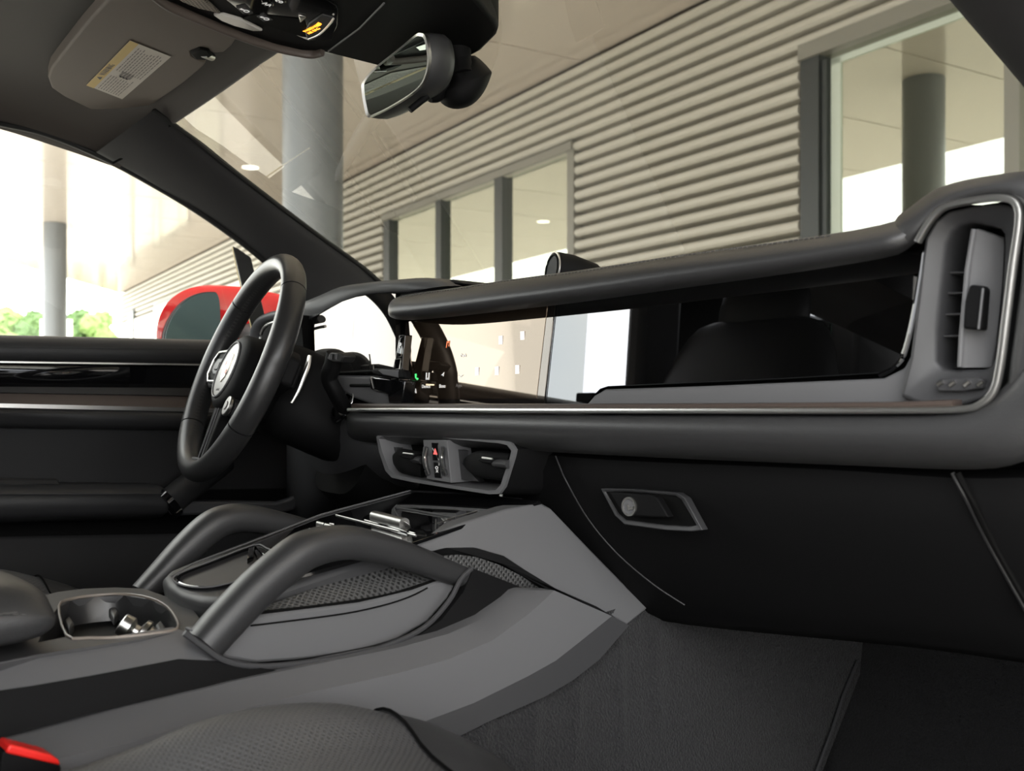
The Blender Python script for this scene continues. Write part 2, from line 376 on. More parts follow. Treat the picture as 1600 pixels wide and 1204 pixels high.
# ================================================================== car shell
# headliner
def hl_row(y, rx, rz, ze, zc, fy=0):
    xs = [-rx, -rx + .03, -rx + .10, -.45, -.25, 0, .25, .45, rx - .10, rx - .03, rx]
    zs = [rz, rz + (ze - rz) * .5, ze, ze + (zc - ze) * .55, zc - .003, zc, zc - .003, ze + (zc - ze) * .55, ze, rz + (ze - rz) * .5, rz]
    return [V((x, y - fy * abs(x) ** 2, z_)) for x, z_ in zip(xs, zs)]
rear_rows = [hl_row(-2.3, .62, 1.15, 1.19, 1.24), hl_row(-1.9, .66, 1.21, 1.25, 1.30), hl_row(-1.5, .68, 1.25, 1.29, 1.33), hl_row(-1.25, .69, 1.255, 1.295, 1.33), hl_row(-1.15, .695, 1.257, 1.297, 1.33), hl_row(-.9, .70, 1.26, 1.30, 1.33), hl_row(-.62, .703, 1.25, 1.292, 1.317), hl_row(-.55, .705, 1.248, 1.29, 1.315)]
rows = [rear_rows[6], rear_rows[7],
        hl_row(-.36, .70, 1.232, 1.275, 1.300), hl_row(-.25, .692, 1.213, 1.262, 1.290), hl_row(-.17, .684, 1.197, 1.243, 1.28, .02)]
rows = [[rr[0] + V((-.02, 0, -.008))] + rr + [rr[-1] + V((.02, 0, -.008))] for rr in rows]
FE = ([V(p) for p in [(-.68, -.18, 1.188), (-.645, -.168, 1.203), (-.55, -.142, 1.228), (-.42, -.13, 1.248), (-.25, -.12, 1.27), (0, -.115, 1.275), (.25, -.12, 1.27), (.42, -.13, 1.248), (.55, -.142, 1.228), (.645, -.168, 1.203), (.68, -.18, 1.188)]])
FE = [FE[0] + V((-.006, .0, -.004))] + FE + [FE[-1] + V((.006, .0, -.004))]
rows.append(FE); rows.append([p + V((0, .012, -.004 if abs(p.x) > .6 else .012)) for p in FE])
rows = [cr(r_, 3) for r_ in rows]; rows = [list(q) for q in zip(*[cr(list(c_), 3) for c_ in zip(*rows)])]
hl = sheet('headliner', rows, (0, .02, .05), HEADL, smooth=80)
sheet('side_strip', [r_[:4] for r_ in rear_rows[:7]], (0, 0, .05), HEADL, hl, smooth=80); sheet('side_strip', [r_[-4:] for r_ in rear_rows[:7]], (0, 0, .05), HEADL, hl, smooth=80)
sheet('roof_cross_beam', rear_rows[3:5], (0, 0, .03), HEADL, hl, smooth=80); sheet('rear_strip', rear_rows[:2], (0, 0, .03), HEADL, hl, smooth=80)
sheet('roof_pane', [[r_[3], r_[5], r_[7]] for r_ in rear_rows[1:7]], (0, 0, .004), REARG, hl, smooth=80); tag(hl, 'warm grey cloth headliner over the whole cabin with curved side rail', 'headliner')
seal = [onx(x, y, X) for x, y, X in ((-80, 174, -.71), (0, 193, -.705), (60, 206, -.70), (120, 228, -.695), (178, 255, -.69), (245, 292, -.69), (300, 325, -.69), (350, 359, -.695), (395, 393, -.70), (440, 432, -.705), (480, 472, -.71))]
# driver side pillar
def pil(px, py, x): return onx(px, py, x)
We = [(240, 172, -.535), (268, 193, -.55), (300, 216, -.565), (352, 258, -.585), (437, 323, -.62), (500, 370, -.645), (560, 413, -.67), (600, 447, -.685), (700, 520, -.70)]
Se = [(150, 238, -.675), (178, 253, -.68), (215, 273, -.68), (262, 301, -.685), (330, 343, -.69), (385, 383, -.695), (430, 421, -.70), (470, 462, -.705), (560, 560, -.72)]
secs = []
for (a, b) in zip(We, Se):
    A = pil(*a); B = pil(*b); m1 = A.lerp(B, .5)
    inw = (CAMP - m1).normalized()
    sec = []
    for k in range(9):
        f = k / 8; sec.append(A.lerp(B, f) + inw * (.022 * math.sin(math.pi * f) ** .7 * (1 - .25 * f)))
    secs.append(sec)
PI_T = thing('windscreen_pillar_trim', 'dark cloth covered pillar between windscreen and driver window', 'pillar', secs[0][4])
sheet('pillar_cover', [cr(q, 2) for q in [list(z_) for z_ in zip(*[cr(list(c_), 3) for c_ in zip(*secs)])]], (-.02, .03, .0), PILLAR, PI_T, smooth=80)
tube('glass_seal', [pil(*a) for a in [(262, 187, -.548)] + We], .004, .004, None, RUBBER, PI_T, seg=8)
tube('seam', cr([pil(*a) + V((.004, -.004, -.002)) for a in ((179, 254, -.675), (205, 240, -.65), (240, 220, -.61), (268, 195, -.555))], 5), .0018, .0018, None, DEEP, PI_T, seg=6)
# header seal on the windscreen top edge
# passenger side pillar (upper right corner)
PR = [(1405, -120, .74), (1445, -40, .79), (1476, 0, .82), (1530, 62, .86), (1600, 143, .90), (1700, 265, .96), (1790, 380, 1.0)]
secs = []
for px, py, t in PR:
    A = ont(px, py, t); B = A + V((.10, -.02, -.015))
    secs.append([A, A + V((.012, -.022, -.006)), A + V((.045, -.04, -.012)), A + V((.08, -.035, -.015)), B])
PRT = thing('passenger_pillar_trim', 'dark blurred pillar cover crossing the upper right corner', 'pillar', secs[3][2])
sheet('pillar_cover', secs, (.0, .03, .03), PILLAR, PRT, sub=1)
# windscreen
TL = V((-.55, -.142, 1.236)); BL = V((-.73, .50, .945)); WS = []
for i in range(9):
    f = i / 8; r_ = []
    for j in range(13):
        u = -1 + j / 6
        x = u * (.555 + .175 * f + .02)
        yy = -.142 + .642 * f + (1 - u * u) * (.03 + .09 * f); zz = 1.236 - .291 * f + (1 - u * u) * (.045 * (1 - f)) + .02 * math.sin(math.pi * f)
        r_.append(V((x, yy, zz)))
    WS.append(r_)
ws = [p for r in WS for p in r]
wfs = [(i * 13 + j, i * 13 + j + 1, (i + 1) * 13 + j + 1, (i + 1) * 13 + j) for i in range(8) for j in range(12)]
wsc = struct(mesh('window_6', ws, wfs, WINDSH, smooth=80))
wsc.name = 'windscreen'; wsc['kind'] = 'thing'; tag(wsc, 'curved tinted windscreen with faint reflections above the dashboard', 'windscreen')
# dark body under the windscreen and around the footwells, added to block outside light
body = thing('body_shell', 'black bulkhead and side sills behind the dashboard and doors, blocking outside light', 'car body', (0, .4, .3))
box('bulkhead', (0, .72, .52), (1.5, .05, .80), DEEP, body); box('cowl', (0, .60, .90), (1.5, .28, .04), DEEP, body)
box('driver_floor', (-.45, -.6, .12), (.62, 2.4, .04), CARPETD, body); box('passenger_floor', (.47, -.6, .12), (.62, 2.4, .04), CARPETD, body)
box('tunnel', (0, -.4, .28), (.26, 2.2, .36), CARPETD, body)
box('driver_sill', (-.80, -.4, .18), (.10, 2.6, .3), DEEP, body); box('front_side_panel', (-.79, .48, .50), (.06, .44, .82), DEEP, body); box('front_side_panel', (.80, .40, .50), (.06, .70, .82), DEEP, body)
box('rear_side_panel', (-.78, -1.5, .55), (.06, 1.1, .75), SOFT, body); box('rear_side_panel', (.80, -1.75, .55), (.06, .9, .75), SOFT, body)
box('centre_pillar', (-.745, -1.15, 1.05), (.06, .15, .45), PILLAR, body, bevel=.02); box('rear_pillar', (-.71, -2.15, 1.05), (.10, .34, .42), PILLAR, body, bevel=.02)
box('passenger_sill', (.80, -.4, .18), (.10, 2.6, .3), DEEP, body); box('centre_pillar', (.745, -1.02, 1.05), (.06, .15, .45), PILLAR, body, bevel=.02); box('rear_door', (.79, -1.5, .60), (.06, .86, .72), SOFT, body)  # passenger side, out of view, added to cut light entering the cabin
box('rear_panel', (0, -2.3, .65), (1.5, .06, .8), SOFT, body)
box('pane', (-.755, -1.60, 1.07), (.006, .78, .36), REARG, body, bevel=0)
box('pane', (0, -2.26, 1.10), (1.2, .006, .28), REARG, body, bevel=0)

pdr = thing('passenger_door', 'opened black passenger door out of view, added beside the camera to block light', 'car door', (.80, .46, .2))  # unseen door added to shade the cabin from the front right
Rz = Matrix.Rotation(rad(-58), 3, 'Z'); hp = V((.80, .42, 0)); 
def pdp(a, h): return hp + V((math.sin(rad(62)), -math.cos(rad(62)), 0)) * a + UP * h
prism('door_panel', [pdp(0, .10), pdp(1.05, .10), pdp(1.05, .92), pdp(0, .92)], V((math.cos(rad(62)), math.sin(rad(62)), 0)) * .08, SOFT, pdr, bevel=.02)
tube('window_frame', cr([pdp(0, .95), pdp(.45, 1.15), pdp(.8, 1.25), pdp(1.04, 1.22), pdp(1.05, .92)], 4), .02, .02, None, RUBBER, pdr)
# ------------------------------------------------------------------ driver door
DOORL = mat('door_leather', (.020, .020, .021), .45, spec=.35, bump=('cell', 700, .2, .0004)); DOORS = mat('door_panel', (.014, .014, .0148), .6, spec=.25, bump=GRAIN)
door = thing('driver_door', 'driver door with black upper trim, silver strip and padded armrest', 'car door', (-.78, -.3, .12))
YB, YF = -1.0, .30
def dl_(y0, y300, X):                                   # line on the door at height read at two places, as a function of y
    a = onx(0, y0, X); b = onx(300, y300, X)
    return lambda y: V((X, y, a.z + (b.z - a.z) * (y - a.y) / (b.y - a.y)))
def band(name, prof, m, yb=YB, yf=YF, n=9, **k):
    L = [dl_(*q) for q in prof]
    return loft(name, [[l(yb + (yf - yb) * i / (n - 1)) for l in L] for i in range(n)], m, door, **k)
band('top_pad', [(523, 530, -.79), (524, 531, -.768), (529, 535, -.755), (540, 545, -.748), (556, 560, -.748), (565, 568, -.755), (567, 570, -.79)], DOORL, smooth=60)
band('stitching', [(540.5, 545, -.7465), (541.6, 546, -.7465), (541.6, 546, -.75), (540.5, 545, -.75)], STITCHD)
band('bright_line', [(564, 568, -.752), (566.5, 570.5, -.752), (566.5, 570.5, -.78), (564, 568, -.78)], SILVER)
band('gloss_trim', [(567, 572, -.79), (567, 572, -.762), (585, 588, -.758), (604, 606, -.766), (604, 606, -.79)], GLOSS, smooth=60, yf=onx(203, 580, -.76).y)
band('gloss_trim', [(567, 572, -.79), (567, 572, -.772), (604, 606, -.778), (604, 606, -.79)], GLOSS, smooth=60, yb=onx(206, 580, -.76).y)
band('ledge', [(604, 606, -.79), (604, 606, -.755), (613, 618, -.752), (614, 619, -.79)], DOORL)
band('trim_strip', [(614, 619, -.79), (614, 619, -.758), (630, 637, -.752), (630, 637, -.79)], WALNUT)
band('silver_strip', [(630, 637, -.79), (630, 637, -.748), (636.5, 643, -.748), (636.5, 643, -.79)], SILVER)
band('middle_pad', [(637, 643, -.79), (637, 643, -.750), (645, 650, -.742), (660, 665, -.746), (668, 672, -.758), (668, 672, -.79)], DOORL, smooth=60)
band('inset_panel', [(668, 672, -.79), (668, 672, -.768), (700, 702, -.772), (770, 765, -.770), (770, 765, -.79)], DOORS)
band('recess_panel', [(768, 765, -.80), (768, 765, -.775), (842, 835, -.775), (842, 835, -.80)], DEEP)
band('lower_panel', [(838, 833, -.80), (838, 833, -.735), (844, 839, -.730), (930, 925, -.735), (1150, 1140, -.75), (1150, 1140, -.80)], DOORS, smooth=50)
ya = onx(256, 780, -.70).y
band('armrest', [(752, 754, -.77), (757, 758, -.71), (762, 762, -.69), (772, 771, -.675), (790, 786, -.672), (808, 800, -.678), (815, 806, -.70), (818, 809, -.77)], DOORL, yf=ya, smooth=70, bevel=.006)
band('stitching', [(771, 770, -.6735), (772.2, 771.2, -.6735), (772.2, 771.2, -.68), (771, 770, -.68)], STITCHD, yf=ya - .01)
band('window_switch_pod', [(747, 748, -.76), (747, 748, -.72), (758, 758, -.71), (758, 758, -.76)], DOORS, yf=onx(92, 750, -.72).y, bevel=.004)
tube('pull_handle', cr([onx(x, y, X) for x, y, X in ((262, 787, -.69), (285, 768, -.70), (315, 745, -.73), (345, 722, -.765))], 5), .026, .022, (1, 0, 0), DOORS, door, pw=.8)
tube('handle_collar', [onx(258, 790, -.69), onx(266, 783, -.69)], .028, .027, (1, 0, 0), GLOSS, door, pw=.8)
prism('pocket_lip', [onx(x, y, -.69) for x, y in ((250, 782), (300, 783), (432, 786), (452, 780), (468, 768), (474, 778), (460, 796), (430, 804), (330, 803), (268, 806))], (-.04, .02, 0), SLATE2, door, bevel=.004)
band('door_skin', [(535, 540, -.80), (535, 540, -.815), (1250, 1250, -.815), (1250, 1250, -.80)], DEEP)
sg = [onx(x, y, -.775) for x, y in ((-900, 60), (0, 160), (178, 240), (350, 345), (480, 470), (520, 545), (0, 545), (-900, 545))]
mesh('side_pane', sg, [tuple(range(len(sg)))], SIDEG, door, smooth=0)
tube('window_seal', cr(seal, 4), .006, .0045, (1, 0, 0), RUBBER, door, seg=10)
prism('quarter_window_post', [onx(x, y, -.74) for x, y in ((363, 384), (372, 388), (392, 402), (424, 535), (398, 535), (372, 420))], (-.02, .01, 0), RUBBER, door, bevel=.002)
tube('post_reflection', [onx(363, 386, -.738), onx(372, 430, -.738), onx(398, 533, -.738)], .0012, .0012, None, mat('yellow_reflection', (.7, .6, .35), .4), door, seg=6)  # yellowish reflection along the post, painted as a thin strip

# ------------------------------------------------------------------ red door mirror
MX = -1.02
mir = thing('door_mirror', 'red painted exterior mirror behind the steering wheel rim', 'mirror', onx(340, 530, MX))
oo = [(250, 545), (249, 522), (252, 500), (262, 478), (280, 460), (303, 449), (330, 445), (355, 448), (380, 458), (410, 474), (440, 492), (452, 515), (455, 545)]
O = cr([onx(x, y, MX) for x, y in oo], 4)
cen = onx(350, 510, MX)
def scl(P, f, off): return [cen + (p - cen) * f + V(off) for p in P]
bk = V((.18, .985, 0)) * .05
loft('mirror_shell', [scl(O, .985, -bk * .15), scl(O, 1.0, (0, 0, 0)), scl(O, 1.0, bk * 1.0), scl(O, .88, bk * 2.4), scl(O, .55, bk * 3.4), scl(O, .15, bk * 3.7)], RED, mir, smooth=70)
gi = [(269, 545), (269, 525), (275, 505), (287, 485), (303, 470), (322, 461), (340, 459), (348, 462), (352, 480), (354, 545)]
G = cr([onx(x, y, MX + .004) for x, y in gi], 4)
prism('mirror_surround', [cen + (p - cen) * 1.03 + V((.012, -.018, 0)) for p in G], V((-.012, 0, 0)), RUBBER, mir, smooth=60)
prism('mirror_glass', [p + V((.017, -.020, 0)) for p in G], V((-.003, 0, 0)), DMIRROR, mir, smooth=0)
tube('mirror_foot', [onx(390, 520, -.98), onx(430, 528, -.84)], .03, .02, None, RUBBER, mir)

# ------------------------------------------------------------------ sun visor
def vz(px, py, z=1.25): return onz(px, py, z)
vo = [(250, -18), (195, -30), (168, 0), (130, 43), (94, 88), (79, 108), (75, 122), (81, 138), (100, 151), (135, 168), (171, 183), (176, 178), (198, 177), (202, 180), (222, 171), (241, 162), (290, 128), (318, 104), (322, 98), (311, 94), (300, 88), (298, 80), (308, 76), (335, 83), (350, 82), (362, 72), (370, 60), (366, 56), (330, 42), (290, 18)]
vis = thing('sun_visor', 'taupe driver sun visor folded up with a yellow and white warning label', 'sun visor', vz(200, 90))
prism('visor_body', [vz(*p) for p in vo], (0, 0, .018), VISOR, vis, bevel=.006, seg=4, smooth=60)
prism('pivot_clip', [vz(x, y, 1.247) for x, y in ((296, 84), (312, 76), (326, 79), (332, 88), (322, 95), (305, 94))], (0, 0, .02), DEEP, vis, bevel=.003)
tube('pivot_rod', [vz(318, 84, 1.25), vz(331, 89, 1.255)], .005, .005, None, CHROME, vis)
Lc = [vz(x, y, 1.2485) for x, y in ((135, 133), (203, 63.5), (267, 89), (191, 155))]
def lab(u, v, dz=0): return Lc[0].lerp(Lc[1], u).lerp(Lc[3].lerp(Lc[2], u), v) - UP * dz
def lq(name, u0, u1, v0, v1, dz, m, par): return prism(name, [lab(u0, v0, dz), lab(u1, v0, dz), lab(u1, v1, dz), lab(u0, v1, dz)], (0, 0, .0003), m, par, smooth=0)
lb = lq('warning_label', 0, 1, 0, 1, 0, PAPER, vis); lq('yellow_band', 0, 1, 0, .2, .0004, YELLOW, lb)
bm = bmesh.new()
def addq(bm, pts):
    bm.faces.new([bm.verts.new(p) for p in pts])
for col_ in ((.04, .40), (.47, .97)):
    for r in range(10):
        v = .27 + r * .068
        u = col_[0]
        while u < col_[1] - .06:
            l = random.uniform(.02, .06); addq(bm, [lab(u, v, .0005), lab(u + l, v, .0005), lab(u + l, v + .022, .0005), lab(u, v + .022, .0005)]); u += l + .012
        if col_[0] < .1 and r > 7: break
me = bpy.data.meshes.new('print'); bm.to_mesh(me); bm.free(); link('print', me, INKL, lb, smooth=0, kind='stuff')
bm = bmesh.new()
for r in range(5):
    u = .43 + (r % 2) * .01
    for q in range(3): addq(bm, [lab(u - .05 + r * .0, .45 + q * .08 + 0, .0006), lab(u - .04, .45 + q * .08, .0006), lab(u - .04, .51 + q * .08, .0006), lab(u - .05, .51 + q * .08, .0006)])
    for k in range(4): addq(bm, [lab(.40 + r * .02, .42 + k * .08, .0006), lab(.412 + r * .02, .42 + k * .08, .0006), lab(.412 + r * .02, .48 + k * .08, .0006), lab(.40 + r * .02, .48 + k * .08, .0006)])
me = bpy.data.meshes.new('print'); bm.to_mesh(me); bm.free(); link('print', me, INK, lb, smooth=0, kind='stuff')
text('lettering', 'WARNING', lab(.42, .10, .0006), lab(1, .1) - lab(0, .1), lab(.5, 0) - lab(.5, 1), .011, INKL, lb, .0001)
prism('warning_triangle', [lab(.20, .15, .0006), lab(.26, .15, .0006), lab(.23, .04, .0006)], (0, 0, .0002), INK, lb, smooth=0)

# ------------------------------------------------------------------ overhead console
def oz(px, py, z=1.235): return onz(px, py, z)
oc = thing('overhead_console', 'black overhead console with reading lamp, switches and amber airbag light', 'overhead console', oz(480, 40))
prism('housing', [oz(*p) for p in ((215, -60), (240, -8), (300, 20), (369, 49), (425, 69), (470, 80), (501, 81), (592, 104), (640, 118), (700, 112), (725, 94), (752, 80), (776, 56), (779, 47), (774, 36), (745, 0), (700, -60))], (0, 0, .05), SOFT, oc, bevel=.005, seg=3, smooth=60)
tube('rim', cr([oz(x, y, 1.233) for x, y in ((225, -20), (262, 8), (310, 29), (369, 53), (425, 72), (465, 81), (488, 84), (504, 80))], 4), .006, .0035, (0, 0, 1), mat('rim_taupe', (.10, .08, .07), .5), oc, pw=.8)
def oq(name, pts, z, d, m, bev=.0015, par=None, **k): return prism(name, [oz(x, y, z) for x, y in pts], (0, 0, d), m, par or oc, bevel=bev, **k)
oq('dark_panel', ((340, -10), (372, 16), (420, 38), (468, 58), (482, 64), (520, 62), (528, 40), (528, 10), (480, -20)), 1.2335, .004, GLOSS)
gr = oq('speaker_grille', ((262, -12), (285, 4), (310, 14), (345, 22), (330, 8), (305, -12)), 1.2325, .004, mat('grille_metal', (.28, .25, .21), .4, metal=.6, bump=('dots', 260, .9, .003)))
ln = oq('lamp_lens', ((333, 24.5), (350, 24), (375, 31), (398, 42), (411, 49), (395, 49), (365, 41), (345, 33)), 1.2315, .004, LENS)
for pts in (((368, 12), (383, 9), (396, 22), (380, 23)), ((400, 26), (412, 22), (428, 32), (412, 35))):
    b_ = oq('reading_lamp_button', pts, 1.2318, .004, SLATE2); cx = sum(p[0] for p in pts) / 4; cy = sum(p[1] for p in pts) / 4
    text('icon', '=O', oz(cx, cy, 1.2314), oz(cx + 10, cy + 4, 1.2314) - oz(cx, cy, 1.2314), oz(cx, cy - 10, 1.2314) - oz(cx, cy, 1.2314), .009, WHITE, b_)
for cx, cy in ((418, 7), (437, 2)):
    b_ = oq('roof_switch', ((cx - 10, cy - 4), (cx + 4, cy - 6), (cx + 11, cy + 3), (cx - 4, cy + 5)), 1.2318, .003, GLOSS)
    text('icon', 'ʌʌ' if cx < 430 else 'co', oz(cx, cy, 1.2314), oz(cx + 10, cy + 4, 1.2314) - oz(cx, cy, 1.2314), oz(cx, cy - 10, 1.2314) - oz(cx, cy, 1.2314), .010, WHITE, b_)
oq('recess', ((378, 30), (400, 22), (476, 30), (486, 60), (470, 58), (420, 42)), 1.2325, .003, DEEP)
oq('rocker_wedge', ((466, 25), (479, 28), (469, 37)), 1.231, .003, SILVER)
ind = oq('airbag_indicator', ((476, 50), (482, 38), (503, 24), (520, 28), (521, 36), (505, 52), (485, 62), (479, 60)), 1.2315, .003, SLATE2)
tube('indicator_edge', cr([oz(x, y, 1.2312) for x, y in ((482, 61), (498, 54), (512, 41), (521, 29))], 4), .0012, .0012, None, SILVER, ind, seg=8)
Ad = oz(500, 38) - oz(482, 47); Bd = oz(486, 34) - oz(490, 46)
text('lettering', 'PASSENGER', oz(488, 43.5, 1.2312), Ad, Bd, .0065, AMBER, ind); text('lettering', 'AIR BAG', oz(490, 48.5, 1.2312), Ad, Bd, .0065, AMBER, ind)
prism('airbag_icon', [oz(x, y, 1.2312) for x, y in ((492, 40), (497, 35), (502, 37), (501, 40), (496, 42))], (0, 0, .0005), AMBER, ind, smooth=0)
tube('seam', [oz(513, 80, 1.2335), oz(562, 44, 1.2335), oz(600, 5, 1.2335)], .0012, .0012, None, SLATE, oc, seg=6)

# ------------------------------------------------------------------ interior mirror
mc = ont(625, 118, 1.22); ma = V((-.968, .252, 0)); mn = V((-.05, -.985, -.14)).normalized()
def mp(px, py, d=0): return onp(px, py, mc + mn * d, mn)
rv = thing('rear_view_mirror', 'frameless interior rear view mirror hanging from the overhead console', 'mirror', mc)
mo = [(664, 52), (672, 58), (677, 90), (671, 122), (655, 143), (620, 166), (590, 181), (580, 183), (575, 168), (571, 142), (573, 128), (592, 106), (630, 76), (655, 55)]
MO = [mp(*p) for p in mo]; MC = sum(MO, V((0, 0, 0))) / len(MO); MO = cr(MO, 4, True)
def ms(f, d): return [MC + (p - MC) * f + mn * d for p in MO]
loft('mirror_housing', [ms(.96, .004), ms(1.0, .0), ms(1.02, -.008), ms(1.02, -.022), ms(.93, -.034), ms(.6, -.042)], SLATE2, rv, smooth=60)
ringprism('chrome_rim', ms(.995, .006), ms(.93, .005), mn * -.004, SILVER, rv, smooth=60)
prism('mirror_glass', ms(.94, .0048), mn * -.002, MIRRORG, rv, smooth=0)
tube('ball_joint', cr([ont(668, 150, 1.235), ont(684, 140, 1.24), ont(698, 137, 1.245)], 4), .011, .011, None, SOFT, rv, taper=[.8, 1, 1.2, 1.25, 1.2, 1, .9, .9, 1])
tube('button_ledge', [ont(640, 172, 1.21), ont(668, 150, 1.215)], .004, .004, None, SOFT, rv)
sh = thing('sensor_cover', 'black rounded camera cover behind the interior mirror', 'sensor cover', ont(730, 130, 1.26))
so = [(700, 95), (722, 92), (742, 86), (766, 108), (768, 118), (756, 145), (738, 164), (715, 171), (695, 166), (683, 152), (690, 138), (700, 122)]
S0 = [ont(x, y, 1.24) for x, y in so]; S0 = cr(S0, 3, True); sc_ = sum(S0, V((0, 0, 0))) / len(S0); nd = (sc_ - CAMP).normalized()
loft('cover', [[sc_ + (p - sc_) * f + nd * d for p in S0] for f, d in ((.25, -.012), (.6, -.008), (.85, .003), (1, .02), (1.0, .045), (.9, .06))], SOFT, sh, smooth=70)
tube('mount_stem', cr([ont(704, 60, 1.25), ont(706, 100, 1.255), ont(712, 130, 1.25)], 4), .020, .03, None, SOFT, sh)
tube('seam', cr([ont(x, y, 1.238) for x, y in ((725, 95), (718, 118), (712, 130), (705, 131))], 3), .0008, .0008, None, DEEP, sh, seg=6)

# ================================================================== dashboard
dash = thing('dashboard', 'black leather dashboard with padded top, silver trim line and right air vent', 'dashboard', (0, .1, .6))
def up(px, py, Y): return ony(px, py, Y)
# upper pad (leather roll over the displays), left rounded end to vent surround; each station: crest, front face, lip
ST = [  # px, crest py, bright-line py, belly py, lip py
    (606, 478, 482, 488, 492), (612, 468, 474, 492, 497), (625, 462, 470, 494, 501), (660, 457, 466, 491, 500), (720, 449, 458, 484, 494), (800, 436, 446, 474, 485), (900, 424, 434, 462, 474), (1000, 408, 418, 447, 460), (1100, 393, 403, 433, 446),
    (1200, 380, 390, 420, 433), (1300, 366, 375, 404, 418), (1380, 353, 362, 392, 405), (1432, 333, 345, 380, 392)]
secs = []
for px, a, b, c, d in ST:
    k = .55 if px < 610 else .85 if px < 620 else 1
    secs.append([up(px, a, .05), up(px, a - 1, .02), up(px, a, -.015 * k), up(px, b, -.032 * k), up(px, (b + c) / 2, -.040 * k), up(px, c, -.036 * k), up(px, c + (d - c) * .6, -.024 * k), up(px, d, -.005), up(px, d, .05)])
loft('upper_pad', secs, LEATHER, dash, smooth=80, sub=1)
# stitching along the crest: individual dashes joined
def stitches(name, pth, pitch, ln, r, m, parent):
    bm = bmesh.new(); acc = 0; path = cr(pth, 10)
    L = [0]
    for a, b in zip(path[:-1], path[1:]): L.append(L[-1] + (b - a).length)
    tot = L[-1]; s_ = 0; i = 0
    while s_ + ln < tot:
        while L[i + 1] < s_: i += 1
        f = (s_ - L[i]) / (L[i + 1] - L[i]); p = path[i].lerp(path[i + 1], f); t = (path[i + 1] - path[i]).normalized(); q = p + t * ln
        u1 = t.cross(UP).normalized() * r; u2 = t.cross(u1).normalized() * r
        vs = [bm.verts.new(x + y) for x in (p, q) for y in (u1, u2, -u1, -u2)]
        for j in range(4): bm.faces.new((vs[j], vs[(j + 1) % 4], vs[4 + (j + 1) % 4], vs[4 + j]))
        bm.faces.new(vs[:4]); bm.faces.new(vs[4:])
        s_ += pitch
    me = bpy.data.meshes.new(name); bm.to_mesh(me); bm.free(); return link(name, me, m, parent, smooth=0, kind='stuff')
for ob in (1.2,):
    stitches('stitching', [up(px, a + ob, -.0175) for px, a, b, c, d in ST[2:-2]], .0052, .0035, .0007, STITCH, dash)
# dash top shell towards the windscreen
rows_ = []
for px, a, b, c, d in ST[1:]:
    p = up(px, a + 2, .04); rows_.append([p, V((p.x, .12, p.z - .004)), V((p.x * 1.03, .30, p.z - .02)), V((p.x * 1.05, .52, p.z - .03))])
p = rows_[-1][0]; rows_.append([V((.74, q.y, q.z)) for q in rows_[-1]])
sheet('top_shell', rows_, (0, 0, -.02), SOFT, dash, smooth=60)
# instrument cluster hood
hood = [[up(x, y, Y) for x, y, Y in r] for r in (
    [(452, 500, .06), (470, 486, .06), (500, 474, .06), (530, 462, .06), (562, 449, .06), (600, 443, .06), (640, 439, .06), (700, 436, .07), (726, 444, .08)],
    [(452, 512, .03), (470, 500, .02), (496, 488, .01), (524, 476, .01), (560, 461, .01), (598, 456, .01), (640, 452, .01), (690, 446, .02), (720, 446, .03)],
    [(452, 545, .035), (470, 520, .03), (494, 504, .03), (524, 484, .03), (560, 468, .03), (598, 461, .03), (640, 462, .03), (690, 452, .03), (720, 450, .04)])]
hood.insert(0, [V((p.x, .5, p.z - .02)) for p in hood[0]])
hood.append([V((p.x, .07, p.z - .02)) for p in hood[-1]])
hood = [cr(q, 3) for q in hood]; hood = [list(q) for q in zip(*[cr(list(c_), 3) for c_ in zip(*hood)])]
sheet('cluster_hood', hood, (0, .012, -.004), SLATE2, dash, smooth=80)
prism('fold', [up(x, y, .055) for x, y in ((622, 462), (655, 449), (690, 438), (706, 436), (724, 443), (700, 449))], (0, .1, 0), SOFT, dash, bevel=.003)
# recess back and lower lip above displays
prism('screen_recess', [up(x, y, .03) for x, y in ((625, 490), (1445, 380), (1480, 600), (625, 640))], (0, .02, 0), DEEP, dash, smooth=0)
# lower ledge (warm strip) + silver line + lower roll, all along the dash and up around the right vent
LP = [(545, 640), (640, 640), (800, 641), (1000, 641.5), (1200, 641.5), (1400, 641), (1500, 639), (1532, 631), (1553, 610), (1563, 570), (1572, 500), (1582, 420), (1592, 350), (1591, 325), (1580, 312), (1555, 309), (1515, 314), (1480, 322), (1462, 335), (1447, 355), (1434, 378)]
LV = cr([up(x, y, -.030 if x < 1600 else -.03) for x, y in LP], 5)
tube('silver_line', LV, .0035, .0028, (0, 1, 0), SILVER, dash, seg=10, pw=.7)
tube('warm_strip', [up(x, y, -.020) for x, y in ((560, 634), (640, 634), (800, 635), (1000, 635.5), (1200, 635), (1400, 634), (1498, 631))], .012, .0035, (0, 1, 0), WALNUT, dash, seg=10, pw=.6)
# lower roll
secs = []
for px, a, c, d in ((541, 645, 662, 676), (546, 641, 672, 684), (560, 640, 680, 692), (640, 642, 682, 696), (800, 643, 688, 704), (1000, 644, 698, 716), (1200, 644, 706, 724), (1400, 644, 713, 732), (1500, 641, 716, 737), (1560, 618, 720, 735), (1600, 560, 720, 722), (1650, 480, 700, 700), (1720, 420, 690, 690)):
    k = .5 if px < 544 else 1
    secs.append([up(px, a, .02), up(px, a, -.026 * k), up(px, a + (c - a) * .25, -.034 * k), up(px, a + (c - a) * .6, -.036 * k), up(px, c, -.026 * k), up(px, d, -.006), up(px, d, .04)])
loft('lower_roll', secs, LEATHER, dash, smooth=80, sub=1)
